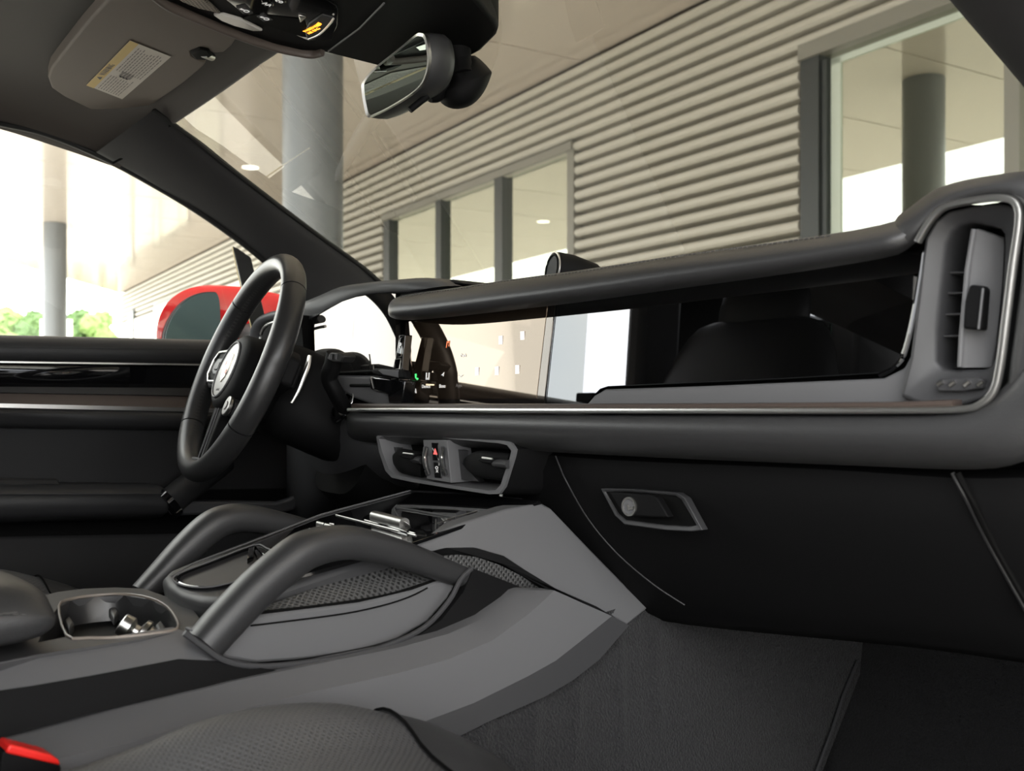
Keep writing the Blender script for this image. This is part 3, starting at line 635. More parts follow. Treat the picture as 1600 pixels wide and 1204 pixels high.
# sill panel below the passenger display
prism('sill_panel', [up(x, y, -.004) for x, y in ((913, 636), (928, 618), (945, 608), (1100, 603), (1380, 591), (1412, 575), (1428, 545), (1434, 540), (1450, 560), (1456, 636))], (0, .03, 0), SLATE, dash, bevel=.002)
# vent surround
vo_ = [(1444, 372), (1460, 345), (1480, 330), (1515, 322), (1560, 317), (1580, 320), (1587, 335), (1583, 400), (1573, 480), (1562, 560), (1552, 600), (1535, 622), (1500, 633), (1440, 634), (1405, 620), (1420, 560), (1432, 470), (1440, 400)]
vi_ = [(1480, 380), (1488, 362), (1500, 352), (1518, 348), (1545, 352), (1562, 357), (1569, 366), (1570, 385), (1567, 440), (1561, 500), (1555, 560), (1548, 574), (1535, 577), (1500, 577), (1475, 577), (1464, 566), (1465, 520), (1472, 450)]
ringprism('vent_surround', [up(x, y, -.016) for x, y in vo_], [up(x, y, -.006) for x, y in vi_], (0, .04, 0), SLATE2, dash, smooth=60, bevel=.003)
# padded leather above the vent
secs = []
for px, t1, t2, b2 in ((1395, 341, 352, 400), (1412, 330, 346, 395), (1430, 316, 336, 385), (1450, 300, 318, 352), (1475, 288, 304, 330), (1510, 279, 292, 314), (1560, 271, 284, 306), (1595, 266, 280, 312), (1640, 262, 300, 420), (1720, 262, 330, 480)):
    secs.append([up(px, t1, .06), up(px, t1, .0), up(px, t1 + (t2 - t1) * .4, -.022), up(px, t2, -.033), up(px, (t2 + b2) / 2, -.034), up(px, b2, -.028), up(px, b2, .06)])
loft('vent_hood', secs, LEATHER, dash, smooth=80, sub=1)
prism('side_pad', [up(x, y, -.026) for x, y in ((1597, 300), (1700, 280), (1720, 700), (1590, 700), (1560, 660), (1572, 560), (1588, 440))], (0, .08, 0), LEATHER, dash, bevel=.01, seg=3)
rv_ = thing('passenger_air_vent', 'tall black air vent with grey flap at the right end of the dashboard', 'air vent', up(1520, 460, .01))
prism('vent_cavity', [up(x, y, .05) for x, y in ((1440, 320), (1600, 320), (1600, 610), (1430, 610))], (0, .02, 0), DEEP, rv_, smooth=0)
ringprism('cavity_liner', [up(x, y, .008) for x, y in vi_], [up(1519 + (x - 1519) * .985, 464 + (y - 464) * .99, .0075) for x, y in vi_], (0, .045, 0), DEEP, rv_, smooth=0)
for y in (426, 458, 491, 525): prism('fin', [up(x, yy, .004) for x, yy in ((1468, y - 1.5), (1512, y - 2.5), (1512, y + .5), (1468, y + 2))], (0, .02, 0), SLATE2, rv_, bevel=.0005)
fl = [(1525, 356), (1571, 372), (1568, 440), (1560, 510), (1549, 574), (1505, 574), (1500, 574), (1503, 540), (1510, 470), (1518, 400)]
P_ = []
for x, y in fl: P_.append(up(x, y, -.008 + (.022 * max(0, x - 1525) / 46)))
prism('flap', P_, (0, .008, 0), SLATE, rv_, bevel=.001, smooth=20)
tube('flap_edge', [up(1522, 358, -.010), up(1512, 420, -.010), up(1503, 520, -.010), up(1500, 573, -.010)], .0022, .0022, None, SLATE, rv_, seg=8)
prism('slider', [up(x, y, -.016) for x, y in ((1515, 444), (1533, 446), (1538, 450), (1533, 516), (1504, 513), (1507, 470))], (0, .012, 0), SOFT, rv_, bevel=.002)
tube('slider_edge', [up(1536, 450, -.017), up(1529, 514, -.017)], .0009, .0009, None, SLATE, rv_, seg=8)
tw = prism('thumbwheel', [up(x, y, -.018) for x, y in ((1462, 600), (1466, 592), (1490, 590), (1520, 589), (1537, 592), (1535, 606), (1500, 611), (1466, 611))], (0, .01, 0), SLATE2, rv_, bevel=.001)
for x in (1468, 1487, 1510, 1531): tube('ridge', [up(x - 3, 603 - abs(x - 1500) * .05, -.019), up(x + 5, 596, -.019)], .0022, .0016, None, CHROME, tw, seg=8)
# glove box face and surrounding lower dash
gbo = [(858, 708), (1000, 712), (1200, 716), (1400, 726), (1492, 738), (1530, 800), (1600, 950), (1640, 1020), (1400, 1016), (1330, 1008), (1200, 985), (1090, 962), (1020, 940), (950, 880), (900, 800), (872, 745)]
SEAM = mat('seam_edge', (.014, .014, .015), .5)
LDash = []
for py0, yo in ((0, .0), (.3, .012), (.6, .05), (1.0, .11)):
    LDash.append([up(px, a + (b - a) * py0, .01 + yo) for px, a, b in ((790, 690, 900), (850, 700, 945), (950, 706, 965), (1050, 710, 985), (1200, 715, 1000), (1350, 722, 1014), (1492, 735, 1030), (1600, 730, 1050), (1700, 728, 1060))])
sheet('lower_dash_cover', LDash, (0, .04, 0), SOFT, dash, sub=1, smooth=80)
tube('edge_seam', cr([up(x, y, Y) for x, y, Y in ((868, 712, .004), (885, 752, .010), (920, 812, .028), (965, 865, .045), (1020, 912, .06), (1070, 945, .075))], 5), .0009, .0009, None, SEAM, dash, seg=8)
tube('edge_seam', cr([up(x, y, Y) for x, y, Y in ((1488, 738, .0), (1510, 780, .008), (1545, 850, .035), (1610, 965, .07))], 5), .0018, .0018, None, SEAM, dash, seg=8)
tube('edge_seam', cr([up(x + 8, y, Y) for x, y, Y in ((1488, 738, .0), (1510, 780, .008), (1545, 850, .035), (1610, 965, .07))], 5), .0026, .0026, None, DEEP, dash, seg=8)
gb = thing('glove_box_latch', 'black glove box latch with round key lock in a slanted recess', 'latch', up(1010, 795, .01))
ro = [(938, 763), (985, 764), (1058, 770), (1070, 778), (1097, 828), (1080, 830), (1040, 828), (975, 819), (960, 805)]
ri = [(946, 768), (985, 768), (1055, 774), (1064, 780), (1088, 820), (1076, 822), (1040, 820), (978, 812), (966, 802)]
ringprism('recess_rim', [up(x, y, .010) for x, y in ro], [up(x, y, .012) for x, y in ri], (0, .01, 0), SLATE2, gb, bevel=.001, smooth=50)
prism('recess', [up(x, y, .013) for x, y in ri], (0, .012, 0), DEEP, gb, smooth=0)
prism('latch_paddle', [up(x, y, .004) for x, y in ((951, 768), (1018, 773), (1026, 777), (1044, 808), (985, 806), (972, 801))], (0, .01, 0), SOFT, gb, bevel=.0015)
lc = up(983, 791, .003); A1 = V((1, 0, 0)); B1 = V((0, 0, 1))
prism('lock_cylinder', disc(lc, A1, B1, .0098), (0, .004, 0), SLATE, gb, bevel=.001)
ringprism('lock_ring', disc(lc - V((0, .001, 0)), A1, B1, .0098), disc(lc - V((0, .001, 0)), A1, B1, .0078), (0, .002, 0), SILVER, gb, smooth=50)
prism('key_slot', [up(x, y, .0015) for x, y in ((979, 788), (982, 788), (983, 793), (989, 791), (989, 795), (981, 797))], (0, .001, 0), SILVER, gb, smooth=0)
# left lower dash panel beside the steering column
cols = ((440, 500, 850), (466, 520, 838), (487, 556, 816), (505, 590, 800), (530, 618, 790), (550, 640, 786), (600, 680, 784), (640, 690, 784))
rows_ = []
for f, Y in ((0, .02), (.15, .0), (.4, .0), (.65, .02), (.85, .06), (1, .12)):
    rows_.append([up(px, a + (b - a) * f, Y + (.02 * (px - 520) / 60 if px > 520 else .14 * ((520 - px) / 80) ** 1.5)) for px, a, b in cols])
sheet('knee_panel', rows_, (0, .03, 0), SLATE2, dash, sub=1, smooth=80)
prism('cluster_sill', [up(x, y, .0) for x, y in ((490, 584), (560, 586), (625, 586), (632, 632), (585, 634), (552, 622), (520, 604))], (0, .06, .0), SLATE, dash, bevel=.004)
tube('sill_gap', [up(x, y, -.001) for x, y in ((548, 602), (580, 602), (610, 601))], .0022, .0022, None, DEEP, dash, seg=8)
tube('cluster_base_line', [up(x, y, -.002) for x, y in ((500, 581), (540, 582), (600, 579), (628, 576))], .0022, .0022, None, DEEP, dash, seg=8)
prism('corner_wedge', [up(x, y, -.004) for x, y in ((583, 632), (586, 612), (610, 616), (612, 634))], (0, .02, 0), SLATE, dash, smooth=0)
# left outer vent loop seen above the wheel hub
lv = thing('driver_air_vent', 'silver edged left air vent loop seen through the steering wheel', 'air vent', up(420, 515, .0))
tube('vent_frame', cr([up(x, y, -.02) for x, y in ((396, 545), (398, 520), (406, 503), (422, 494), (445, 489))], 5), .008, .006, (0, 1, 0), SLATE, lv)
tube('inner_edge', cr([up(x, y, -.024) for x, y in ((406, 545), (408, 522), (416, 509), (430, 503), (446, 500))], 5), .0025, .0025, None, SILVER, lv, seg=8)
prism('vent_cavity', [up(x, y, .0) for x, y in ((402, 550), (404, 515), (420, 500), (470, 492), (475, 560))], (0, .02, 0), DEEP, lv, smooth=0)
prism('flap', [up(x, y, -.012) for x, y in ((424, 488), (438, 484), (440, 520), (428, 528))], (0, .01, 0), SLATE, lv, bevel=.003)

# ------------------------------------------------------------------ displays
D0 = .008; DT = rad(2.6); DN = V((0, -math.cos(DT), math.sin(DT))); DA = V((0, .016, .84))
def dp(x, y, d=0): return onp(x, y, DA + DN * d, DN)
ip = thing('instrument_display', 'freestanding curved instrument display behind the steering wheel', 'display', up(560, 520, .01))
rows_ = []
tops = [(491, 512), (493, 500), (500, 491), (515, 482), (535, 471), (556, 464), (580, 460), (602, 458), (612, 458.5), (618, 459)]
for f in (0, .33, .66, 1):
    r_ = []
    for i, (x, y) in enumerate(tops):
        yb = 576 + (i > 3) * 4
        r_.append(up(x + f * (2 if i < 3 else 0), y + (yb - y) * f, .010 - .010 * ((y + (yb - y) * f) - 458) / 120 + .003 * ((x - 560) / 70) ** 2))
    rows_.append(r_)
sheet('curved_glass', rows_, (0, .008, 0), CLUSTERM, ip, smooth=80)
tube('panel_seam', [up(x, y, Y) for x, y, Y in ((556, 466, .0098), (552, 520, .0052), (548, 577, .0008))], .0004, .0004, None, DEEP, ip, seg=6)
tube('lower_edge', [up(x, 580, .008) for x in (497, 530, 560, 600, 626)], .002, .002, None, DEEP, ip, seg=8)
0 and prism('outer_bezel', [up(x, y, .010) for x, y in ((488, 515), (492, 512), (496, 520), (504, 535), (503, 538), (493, 536), (494, 560), (505, 578), (496, 578), (488, 560))], (0, .006, 0), DEEP, ip, bevel=.001)
cd = thing('central_display', 'wide central touch display with coloured menu icons', 'display', up(750, 560, D0))
prism('display_glass', [dp(x, y, 0) for x, y in ((634, 502), (868, 469), (850, 633), (627, 630))], (0, .006, 0), SCREEN, cd, bevel=.0008)
LIT = coated('display_lit_area', (.02, .014, .010), (1.0, .83, .66), 1.52, extra=.16)
prism('lit_area', [dp(x, y, .0006) for x, y in ((646, 504), (855, 477), (838, 622), (637, 624))], (0, .0005, 0), LIT, cd, smooth=0)
prism('left_bezel', [dp(x, y, -.001) for x, y in ((622, 500), (634, 500), (627, 632), (618, 632))], (0, .012, 0), GLOSS, cd, bevel=.001)
def sc(x, y, d=.0012): return dp(x, y, d)
XA, ZA = V((1, 0, 0)), V((0, 0, 1))
def icon(name, pts, m): return prism(name, [sc(*p) for p in pts], (0, .0003, 0), m, cd, smooth=0)
icon('phone_icon', ((648, 584), (650.5, 583.5), (650.5, 587), (650, 589), (651.5, 590.5), (653, 590), (653.5, 592), (651.5, 593.5), (648.5, 590)), GREEN)
for a in (((665.5, 582), (667, 582), (666.5, 590), (665, 590)), ((669.5, 582), (671, 582), (670.5, 590), (669, 590)), ((665, 590), (670.5, 590), (670.3, 593), (664.8, 593))): icon('device_icon', a, WHITE)
icon('pointer_icon', ((689, 586), (694, 581), (692.5, 588), (691.5, 586)), WHITE)
icon('car_icon', ((645, 609), (646, 606.5), (649, 606.5), (650, 609), (650.5, 614), (649, 614), (648.5, 612), (646, 612), (645.5, 614), (644, 614)), WHITE)
icon('smile_icon', ((715, 585), (719.5, 587.5), (724, 585), (719.5, 589)), WHITE)
icon('note_icon', ((698, 533), (702.5, 532), (701.5, 541), (700.5, 541), (701.5, 535), (699, 535.5), (697.5, 543), (696.5, 543)), ORIC)
icon('page_marker', ((665.5, 599.5), (678, 600), (678, 602), (665.5, 601.5)), mat('warm_marker', (.8, .7, .5), .5, emit=((1, .8, .5), 1)))
text('lettering', 'Device', sc(665.5, 603.5), XA, ZA, .0065, WHITE, cd); text('lettering', 'Bose', sc(691, 603), XA, ZA, .0065, WHITE, cd)
text('lettering', 'Apps', sc(717, 602), XA, ZA, .006, INKL, cd); text('lettering', 'Park', sc(724, 555), XA, ZA, .006, WHITE, cd)
WFAINT = mat('faint_icon', (.75, .72, .68), .5, emit=((1, .95, .9), .8))
for x, y in ((745, 580), (776, 579), (808, 577), (782, 531), (816, 524)):
    r_ = .005; icon_c = sc(x, y); prism('menu_icon', [icon_c + V((dx * r_ * .7, 0, dz * r_)) for dx, dz in ((-1, -1), (1, -1), (1, 1), (-1, 1))], (0, .0003, 0), WFAINT, cd, bevel=0, smooth=0)
pd = thing('passenger_display', 'long black passenger display reflecting windows and seats', 'display', up(1150, 520, D0))
prism('display_glass', [dp(x, y, 0) for x, y in ((869, 469), (1444, 388), (1437, 430), (1425, 500), (1411, 552), (1398, 572), (1375, 583), (1200, 593), (950, 604), (938, 608), (912, 634), (851, 634))], (0, .006, 0), SCREENP, pd, bevel=.0008)
tube('right_edge', cr([dp(x, y, .006) for x, y in ((1443, 394), (1438, 430), (1426, 500), (1412, 553), (1396, 575), (1374, 586))], 5), .0022, .0022, None, GLOSS, pd, seg=8)
tube('bright_edge', cr([dp(x, y, .009) for x, y in ((1446, 396), (1440, 440), (1428, 505), (1414, 556), (1402, 572))], 5), .0009, .0009, None, SLATE, pd, seg=6)
tube('display_joint', cr([dp(x, y, .001) for x, y in ((869, 470), (860, 550), (851, 633))], 3), .0005, .0005, None, DEEP, pd, seg=6)
# ------------------------------------------------------------------ drive selector between cluster and screen
ds = thing('drive_selector', 'glossy black drive selector with chrome outlined panel and short grey lever', 'gear selector', up(610, 580, -.02))
prism('gloss_block', [up(x, y, -.008) for x, y in ((577, 588), (600, 590), (632, 594), (627, 632), (607, 630), (605, 616), (578, 608))], (0, .02, 0), GLOSS, ds, bevel=.002)
prism('switch_plate', [up(x, y, -.006) for x, y in ((624, 523), (633, 523), (629, 560), (625, 630), (608, 629), (614, 580))], (0, .012, 0), GLOSS, ds, bevel=.001)
for pts in (((626, 528), (631, 525), (627, 556), (619, 559)), ((618, 561), (626, 560), (624, 576), (614, 577)), ((612, 592), (610, 609), (622, 609), (624, 590))):
    tube('chrome_outline', [up(x, y, -.0072) for x, y in pts], .0007, .0007, None, CHROME, ds, seg=6, closed=True)
prism('lever', [up(x, y, -.012) for x, y in ((579, 579), (584, 575), (600, 575), (630, 578), (634, 592), (622, 592), (592, 588), (582, 585))], (0, .012, 0), SOFT, ds, bevel=.003)
prism('lever_face', [up(x, y, -.0125) for x, y in ((590, 578), (596, 576.5), (622, 578), (622, 590), (598, 585))], (0, .003, 0), SLATE, ds, bevel=.001)
text('icon', 'P', up(625, 540, -.0072), XA, ZA, .011, WHITE, ds)
# wiper stalk
wp = thing('wiper_stalk', 'bent black control stalk in front of the instrument display', 'stalk', up(520, 600, -.05))
tube('stalk', cr([up(x, y, Y) for x, y, Y in ((523, 552, -.06), (520, 570, -.058), (514, 590, -.055), (524, 612, -.045), (538, 638, -.02))], 5), .0115, .009, (1, 0, 0), SOFT, wp, pw=.6)
prism('stalk_tip', [up(x, y, -.072) for x, y in ((510, 560), (516, 550), (532, 551), (537, 556), (532, 566), (520, 566))], (0, .02, 0), RUBBER, wp, bevel=.002)
for x in (518, 526): tube('button', [up(x, 552, -.073), up(x - 1, 561, -.073)], .002, .002, None, SLATE2, wp, seg=8)
tube('collar', disc(up(535, 632, .0), V((1, 0, 0)), V((0, .4, .92)), .020, .026, n=24), .003, .003, None, GLOSS, wp, seg=8, closed=True)
tube('chrome_ring', disc(up(541, 628, -.004), V((1, 0, 0)), V((0, .4, .92)), .014, .019, n=24), .0012, .0012, None, SILVER, wp, seg=8, closed=True)

# ------------------------------------------------------------------ clock on the dash top
ck = thing('dash_clock', 'round chrome rimmed clock half sunk in the dashboard top', 'clock', up(865, 415, .06))
cc = up(868, 423, .06); cn = V((-.35, -.93, .12)).normalized(); ca = cn.cross(UP).normalized(); cb = ca.cross(cn)
R_ = .0215
if cb.z < 0: cb = -cb
loft('pod', [disc(cc + cn * .004, ca, cb, R_ * .96), disc(cc, ca, cb, R_ * 1.05), disc(cc - cn * .02, ca, cb, R_ * 1.04), disc(cc - cn * .05, ca, cb, R_ * .8), disc(cc - cn * .075 - cb * .006, ca, cb, R_ * .4)], SOFT, ck, smooth=70)
tube('chrome_rim', disc(cc + cn * .004, ca, cb, R_ * .98), .0012, .0012, None, CHROME, ck, seg=8, closed=True)
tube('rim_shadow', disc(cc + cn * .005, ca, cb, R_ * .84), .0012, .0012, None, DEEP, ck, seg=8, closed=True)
prism('dial', disc(cc + cn * .0045, ca, cb, R_ * .82), cn * -.002, mat('dial_glass', (.35, .36, .36), .1, metal=.7), ck, smooth=0)

# ------------------------------------------------------------------ centre air vents
VF = -.024
def vp(px, py, d=0): return up(px, py, VF + d)
cv = thing('centre_air_vents', 'pair of centre air vents in a grey trapezoid housing with switches between', 'air vent', vp(695, 728))
fo = [(588, 682), (594, 677), (690, 680), (780, 687), (797, 690), (805, 702), (802, 715), (788, 760), (780, 771), (765, 772), (700, 762), (640, 752), (612, 746), (602, 735), (592, 705)]
fi = [(592, 685), (597, 681), (690, 684), (778, 692), (792, 695), (799, 704), (796, 716), (782, 757), (775, 765), (763, 766), (700, 757), (642, 747), (616, 741), (607, 732), (597, 705)]
vback = lambda P: [p + V((0, .055, 0)) for p in P]
FO = [vp(*p) for p in fo]; FI = [vp(*p) for p in fi]; fc = sum(FO, V((0, 0, 0))) / len(FO)
FB = [fc + (p - fc) * 1.12 + V((.012, .085, 0)) for p in FO]
loft('housing', [FB, [fc + (p - fc) * 1.06 + V((.004, .04, 0)) for p in FO], [p + V((0, .004, 0)) for p in FO]], SOFT, cv, cap=False, smooth=50)
FC = [fc + (p - fc) * .84 + V((0, .034, -.0)) for p in FI]
def rings(name, RR, m, par, **k):
    n = len(RR[0]); vs = [p for r in RR for p in r]; fs = []
    for i in range(len(RR) - 1):
        for j in range(n): fs.append((i * n + j, i * n + (j + 1) % n, (i + 1) * n + (j + 1) % n, (i + 1) * n + j))
    return mesh(name, vs, fs, m, par, **k)
rings('frame', [[p + V((0, .006, 0)) for p in FO], FO, FI, FC], SLATE, cv, smooth=35)
prism('back', [p + V((0, .0, 0)) for p in FC], (0, .004, 0), DEEP, cv, smooth=0)
cbx = [(661, 687), (698, 687), (705, 754), (667, 748)]
prism('switch_block', [vp(x, y, -.002) for x, y in cbx], (.0, .04, 0), SLATE, cv, bevel=.0006)
prism('switch_block_side', [vp(698, 687, -.001), vp(713, 701, .012), vp(716, 745, .012), vp(705, 754, -.001)], (0, .02, 0), SLATE, cv, smooth=0)
for pts, nm in ((((674, 691), (684, 691.5), (686.5, 719), (676, 719)), 'hazard_switch'), (((677, 722), (686.5, 722), (690, 747), (679, 746)), 'lock_switch')):
    q = prism(nm, [vp(x, y, -.003) for x, y in pts], (0, .004, 0), GLOSS, cv, bevel=.0004)
    if nm == 'hazard_switch': prism('hazard_triangle', [vp(x, y, -.0036) for x, y in ((679.5, 700), (676.8, 709.5), (683.3, 710))], (0, .0004, 0), REDIC, q, smooth=0)
    else: text('icon', 'x0', vp(682.5, 733, -.0036), V((0, 0, 1)), V((-1, 0, 0)), .008, WHITE, q)
for x0 in (665.5, 692):
    w_ = tube('thumbwheel', cr([vp(x0, 699, -.003), vp(x0 - 1.5, 715, -.008), vp(x0, 728, -.008), vp(x0 + 4, 741, -.003)], 5), .0035, .0035, None, SLATE2, cv, seg=10)
    tube('bright_edge', cr([vp(x0 + 1, 700, -.007), vp(x0 - 1.5, 716, -.0125), vp(x0, 728, -.0125), vp(x0 + 4, 740, -.007)], 5), .0012, .0012, None, SILVER, w_, seg=6)
for k, (x0, x1) in enumerate(((610, 662), (722, 797))):
    tube('vane', cr([vp(x0 + 4, 716 + 6 * k, .012), vp((x0 + x1) / 2, 721 + 5 * k, .002), vp(x1, 726 + 4 * k, .008)], 5), .006, .016, (0, 1, 0), SOFT, cv, pw=.8, taper=lambda f: .25 + .75 * min(1, f * 3))
    tube('vane_highlight', [vp(x0 + (x1 - x0) * .7, 716 + 7 * k, -.002), vp(x1 - 1, 719 + 6 * k, .0)], .007, .005, (0, 1, 0), SLATE2, cv, seg=10)
    cx = (x0 + x1) / 2 - 1
    prism('vane_tab', [vp(x, y, -.010) for x, y in ((cx - 14, 711 + 6 * k), (cx - 4, 707 + 7 * k), (cx + 12, 709 + 7 * k), (cx + 8, 718 + 7 * k), (cx - 6, 716 + 7 * k))], (0, .012, 0), SOFT, cv, bevel=.0015)
    tube('tab_edge', [vp(cx - 5, 707.5 + 7 * k, -.0105), vp(cx + 11, 709.5 + 7 * k, -.0105)], .0012, .0012, None, SILVER, cv, seg=6)
prism('vent_cheek', [vp(x, y, .014) for x, y in ((716, 702), (722, 704), (720, 722), (748, 752), (718, 748))], (0, .01, 0), SLATE2, cv, smooth=0)
prism('vent_cheek', [vp(x, y, .014) for x, y in ((603, 696), (620, 699), (616, 722), (640, 742), (616, 738))], (0, .01, 0), SLATE2, cv, smooth=0)

# ================================================================== steering wheel
W0 = ont(374, 572, 1.48); WK = .955; yw = rad(-11); tl = rad(22)
WA = V((math.cos(yw), math.sin(yw), 0)); WNh = V((-math.sin(yw), math.cos(yw), 0)); WB = WNh * math.sin(tl) + UP * math.cos(tl); WN = WA.cross(WB)
def wl(a, b, n=0): return W0 + (WA * a + WB * b + WN * n) * WK
sw = thing('steering_wheel', 'black leather steering wheel with round hub crest and three spokes', 'steering wheel', W0)
RW = .169
def rimarc(a0, a1, nm, m, n=30, dr=0):
    pth = [wl((RW + dr) * math.cos(rad(a0 + (a1 - a0) * i / n)), (RW + dr) * math.sin(rad(a0 + (a1 - a0) * i / n)), 0) for i in range(n + 1)]
    secs = []
    for i, p in enumerate(pth):
        a = rad(a0 + (a1 - a0) * i / n); r = WA * math.cos(a) + WB * math.sin(a); sec = []
        deg = (a0 + (a1 - a0) * i / n) % 360
        fat = 1 + .16 * (math.exp(-((deg - 8) / 20) ** 2) + math.exp(-((deg - 172) / 20) ** 2))
        for j in range(20):
            q = 2 * math.pi * j / 20; sec.append(p + r * (math.cos(q) * .0155 * fat) + WN * (math.sin(q) * .0180))
        secs.append(sec)
    return loft(nm, secs, m, sw, smooth=60)
WLEA = mat('wheel_leather', (.020, .020, .0205), .36, bump=('cell', 900, .12, .0003))
arcs = [(42, 138), (138.8, 215), (215.8, 324.2), (325, 401.2)]
for a0, a1 in arcs: rimarc(a0, a1, 'rim_section', WLEA)
bm = bmesh.new()
for i in range(150):                                     # inner cross stitching around the rim
    a = rad(i * 360 / 150 + 1); deg = i * 2.4
    r = WA * math.cos(a) + WB * math.sin(a); tt = -WA * math.sin(a) + WB * math.cos(a); c = wl(0, 0) + r * (RW * WK - .0162)
    for s_ in (-1, 1):
        p1 = c + tt * -.0014 + WN * (.003 * s_ + .002); p2 = c + tt * .0014 + WN * (-.003 * s_ + .002)
        q = r * -.0008; t_ = WN * .0005
        vs = [bm.verts.new(x) for x in (p1 + q - t_, p1 + q + t_, p2 + q + t_, p2 + q - t_)]; bm.faces.new(vs)
me = bpy.data.meshes.new('rim_stitching'); bm.to_mesh(me); bm.free(); link('rim_stitching', me, STITCH, sw, smooth=0, kind='stuff')
# hub
def hubsec(ra, rb, n, p=2.4, oa=0, ob=0):
    out = []
    for i in range(40):
        q = 2 * math.pi * i / 40; c, d = math.cos(q), math.sin(q)
        out.append(wl(oa + ra * math.copysign(abs(c) ** (2 / p), c), ob + rb * math.copysign(abs(d) ** (2 / p), d), n))
    return out
HN, HB = .016, -.012
loft('airbag_cover', [hubsec(.066, .056, -.055, 3, ob=HB), hubsec(.077, .063, -.040, 3, ob=HB), hubsec(.075, .062, HN - .034, 2.8, ob=HB), hubsec(.064, .059, HN - .008, 2.3, ob=HB), hubsec(.050, .050, HN, 2, ob=HB), hubsec(.046, .046, HN - .001, 2, ob=HB)], SOFT, sw, smooth=60)
tube('badge_ring', hubsec(.0445, .0445, HN + .001, 2, ob=HB), .0016, .0016, WN, SLATE, sw, closed=True, seg=8)
prism('badge_disc', hubsec(.043, .043, HN + .0005, 2, ob=HB), WN * -.004, mat('hub_face', (.30, .29, .27), .35), sw, bevel=.001)
crest = [(-.0005, -.021), (-.009, -.013), (-.0125, -.002), (-.0115, .012), (-.012, .020), (-.006, .0195), (0, .022), (.006, .0195), (.012, .020), (.0115, .012), (.0125, -.002), (.009, -.013)]
cs = prism('crest', [wl(a * 1.15, b * 1.1 + HB + .002, HN + .002) for a, b in crest], WN * -.002, mat('crest_metal', (.88, .84, .74), .22, metal=1), sw, bevel=.0005)
prism('crest_field', [wl(a, b + HB, HN + .0024) for a, b in ((-.004, -.006), (.004, -.006), (.0045, .006), (-.0045, .006))], WN * -.0005, mat('crest_gold', (.75, .58, .25), .3, metal=1), cs, smooth=0)
for a, b, m_ in ((-.0085, .010, REDPL), (.0085, -.004, REDPL)): prism('crest_stripe', [wl(a - .003, b - .004 + HB, HN + .0024), wl(a + .003, b - .004 + HB, HN + .0024), wl(a + .003, b + .004 + HB, HN + .0024), wl(a - .003, b + .004 + HB, HN + .0024)], WN * -.0005, m_, cs, smooth=0)
text('lettering', 'AIRBAG', wl(0, -.033 + HB, HN + .001), WA, WB, .005, INK, sw, .0001)
# side spokes
for s_ in (-1, 1):
    dn = -.024 if s_ > 0 else 0; ex = 1.0 if s_ > 0 else 1.10
    sp = prism('spoke', [wl(s_ * a, b, .004 + dn) for a, b in ((.050, .032), (.10, .034), (.138, .030), (.157, .018), (.157, -.020), (.125, -.034), (.050, -.036))], WN * -.02, SOFT, sw, bevel=.004, seg=3)
    tube('spoke_frame', [wl(s_ * a * ex, b, .0055 + dn) for a, b in ((.060, .026), (.118, .027), (.132, .014), (.134, -.010), (.116, -.024), (.060, -.026))], .0024, .0018, WN, SILVER, sp, seg=8, pw=.7)
    prism('switch_pad', [wl(s_ * a * ex, b, .0075 + dn) for a, b in ((.068, .014), (.108, .015), (.118, .004), (.116, -.006), (.100, -.013), (.068, -.013))], WN * -.004, SLATE, sp, bevel=.0015)
    prism('switch_button', [wl(s_ * a * ex, b, .0095 + dn) for a, b in ((.080, .007), (.097, .007), (.097, -.006), (.080, -.006))], WN * -.003, SLATE2, sp, bevel=.001)
    for a, b in ((.122, .020), (.122, -.017)): prism('screw_cap', disc(wl(s_ * a * ex, b, .0075 + dn), WA, WB, .0022, n=10), WN * -.002, SLATE2, sp, smooth=0)
# lower twin spoke
for s_ in (-1, 1):
    prism('lower_spoke', [wl(s_ * .006, -.050, .006), wl(s_ * .026, -.050, .006), wl(s_ * .023, -.100, .004), wl(s_ * .019, -.158, .002), wl(s_ * .007, -.158, .002)], WN * -.014, SOFT, sw, bevel=.002)
    tube('spoke_edge', [wl(s_ * .006, -.055, .007), wl(s_ * .0085, -.157, .003)], .0012, .0012, None, SLATE, sw, seg=6)
prism('spoke_cap', [wl(a, b, .010) for a, b in ((-.022, -.150), (.022, -.150), (.017, -.162), (-.017, -.162))], WN * -.012, SLATE2, sw, bevel=.002)
for s_ in (-1, 1): prism('screw_cap', disc(wl(s_ * .012, -.155, .0108), WA, WB, .0018, n=10), WN * -.002, CHROME, sw, smooth=0)
# drive mode dial on the near lower side of the hub
dm = wl(.056, -.068, .004)
tube('dial_stem', [wl(.052, -.066, -.02), dm], .013, .013, None, SLATE2, sw)
dd = prism('mode_dial', disc(dm + WN * .006, WA, WB, .0145), WN * -.006, CHROME, sw, bevel=.0015)
tube('dial_mark', cr([wl(.056 + .006 * math.cos(q), -.068 + .006 * math.sin(q), .0108) for q in (-1.6, -.8, 0, .8, 1.6)], 3), .0009, .0009, None, INK, dd, seg=6)
tube('spoke_highlight', cr([wl(.084, .05, -.03), wl(.086, .02, -.03), wl(.086, -.02, -.03), wl(.082, -.045, -.03)], 4), .0012, .0016, None, CHROME, sw, seg=6)
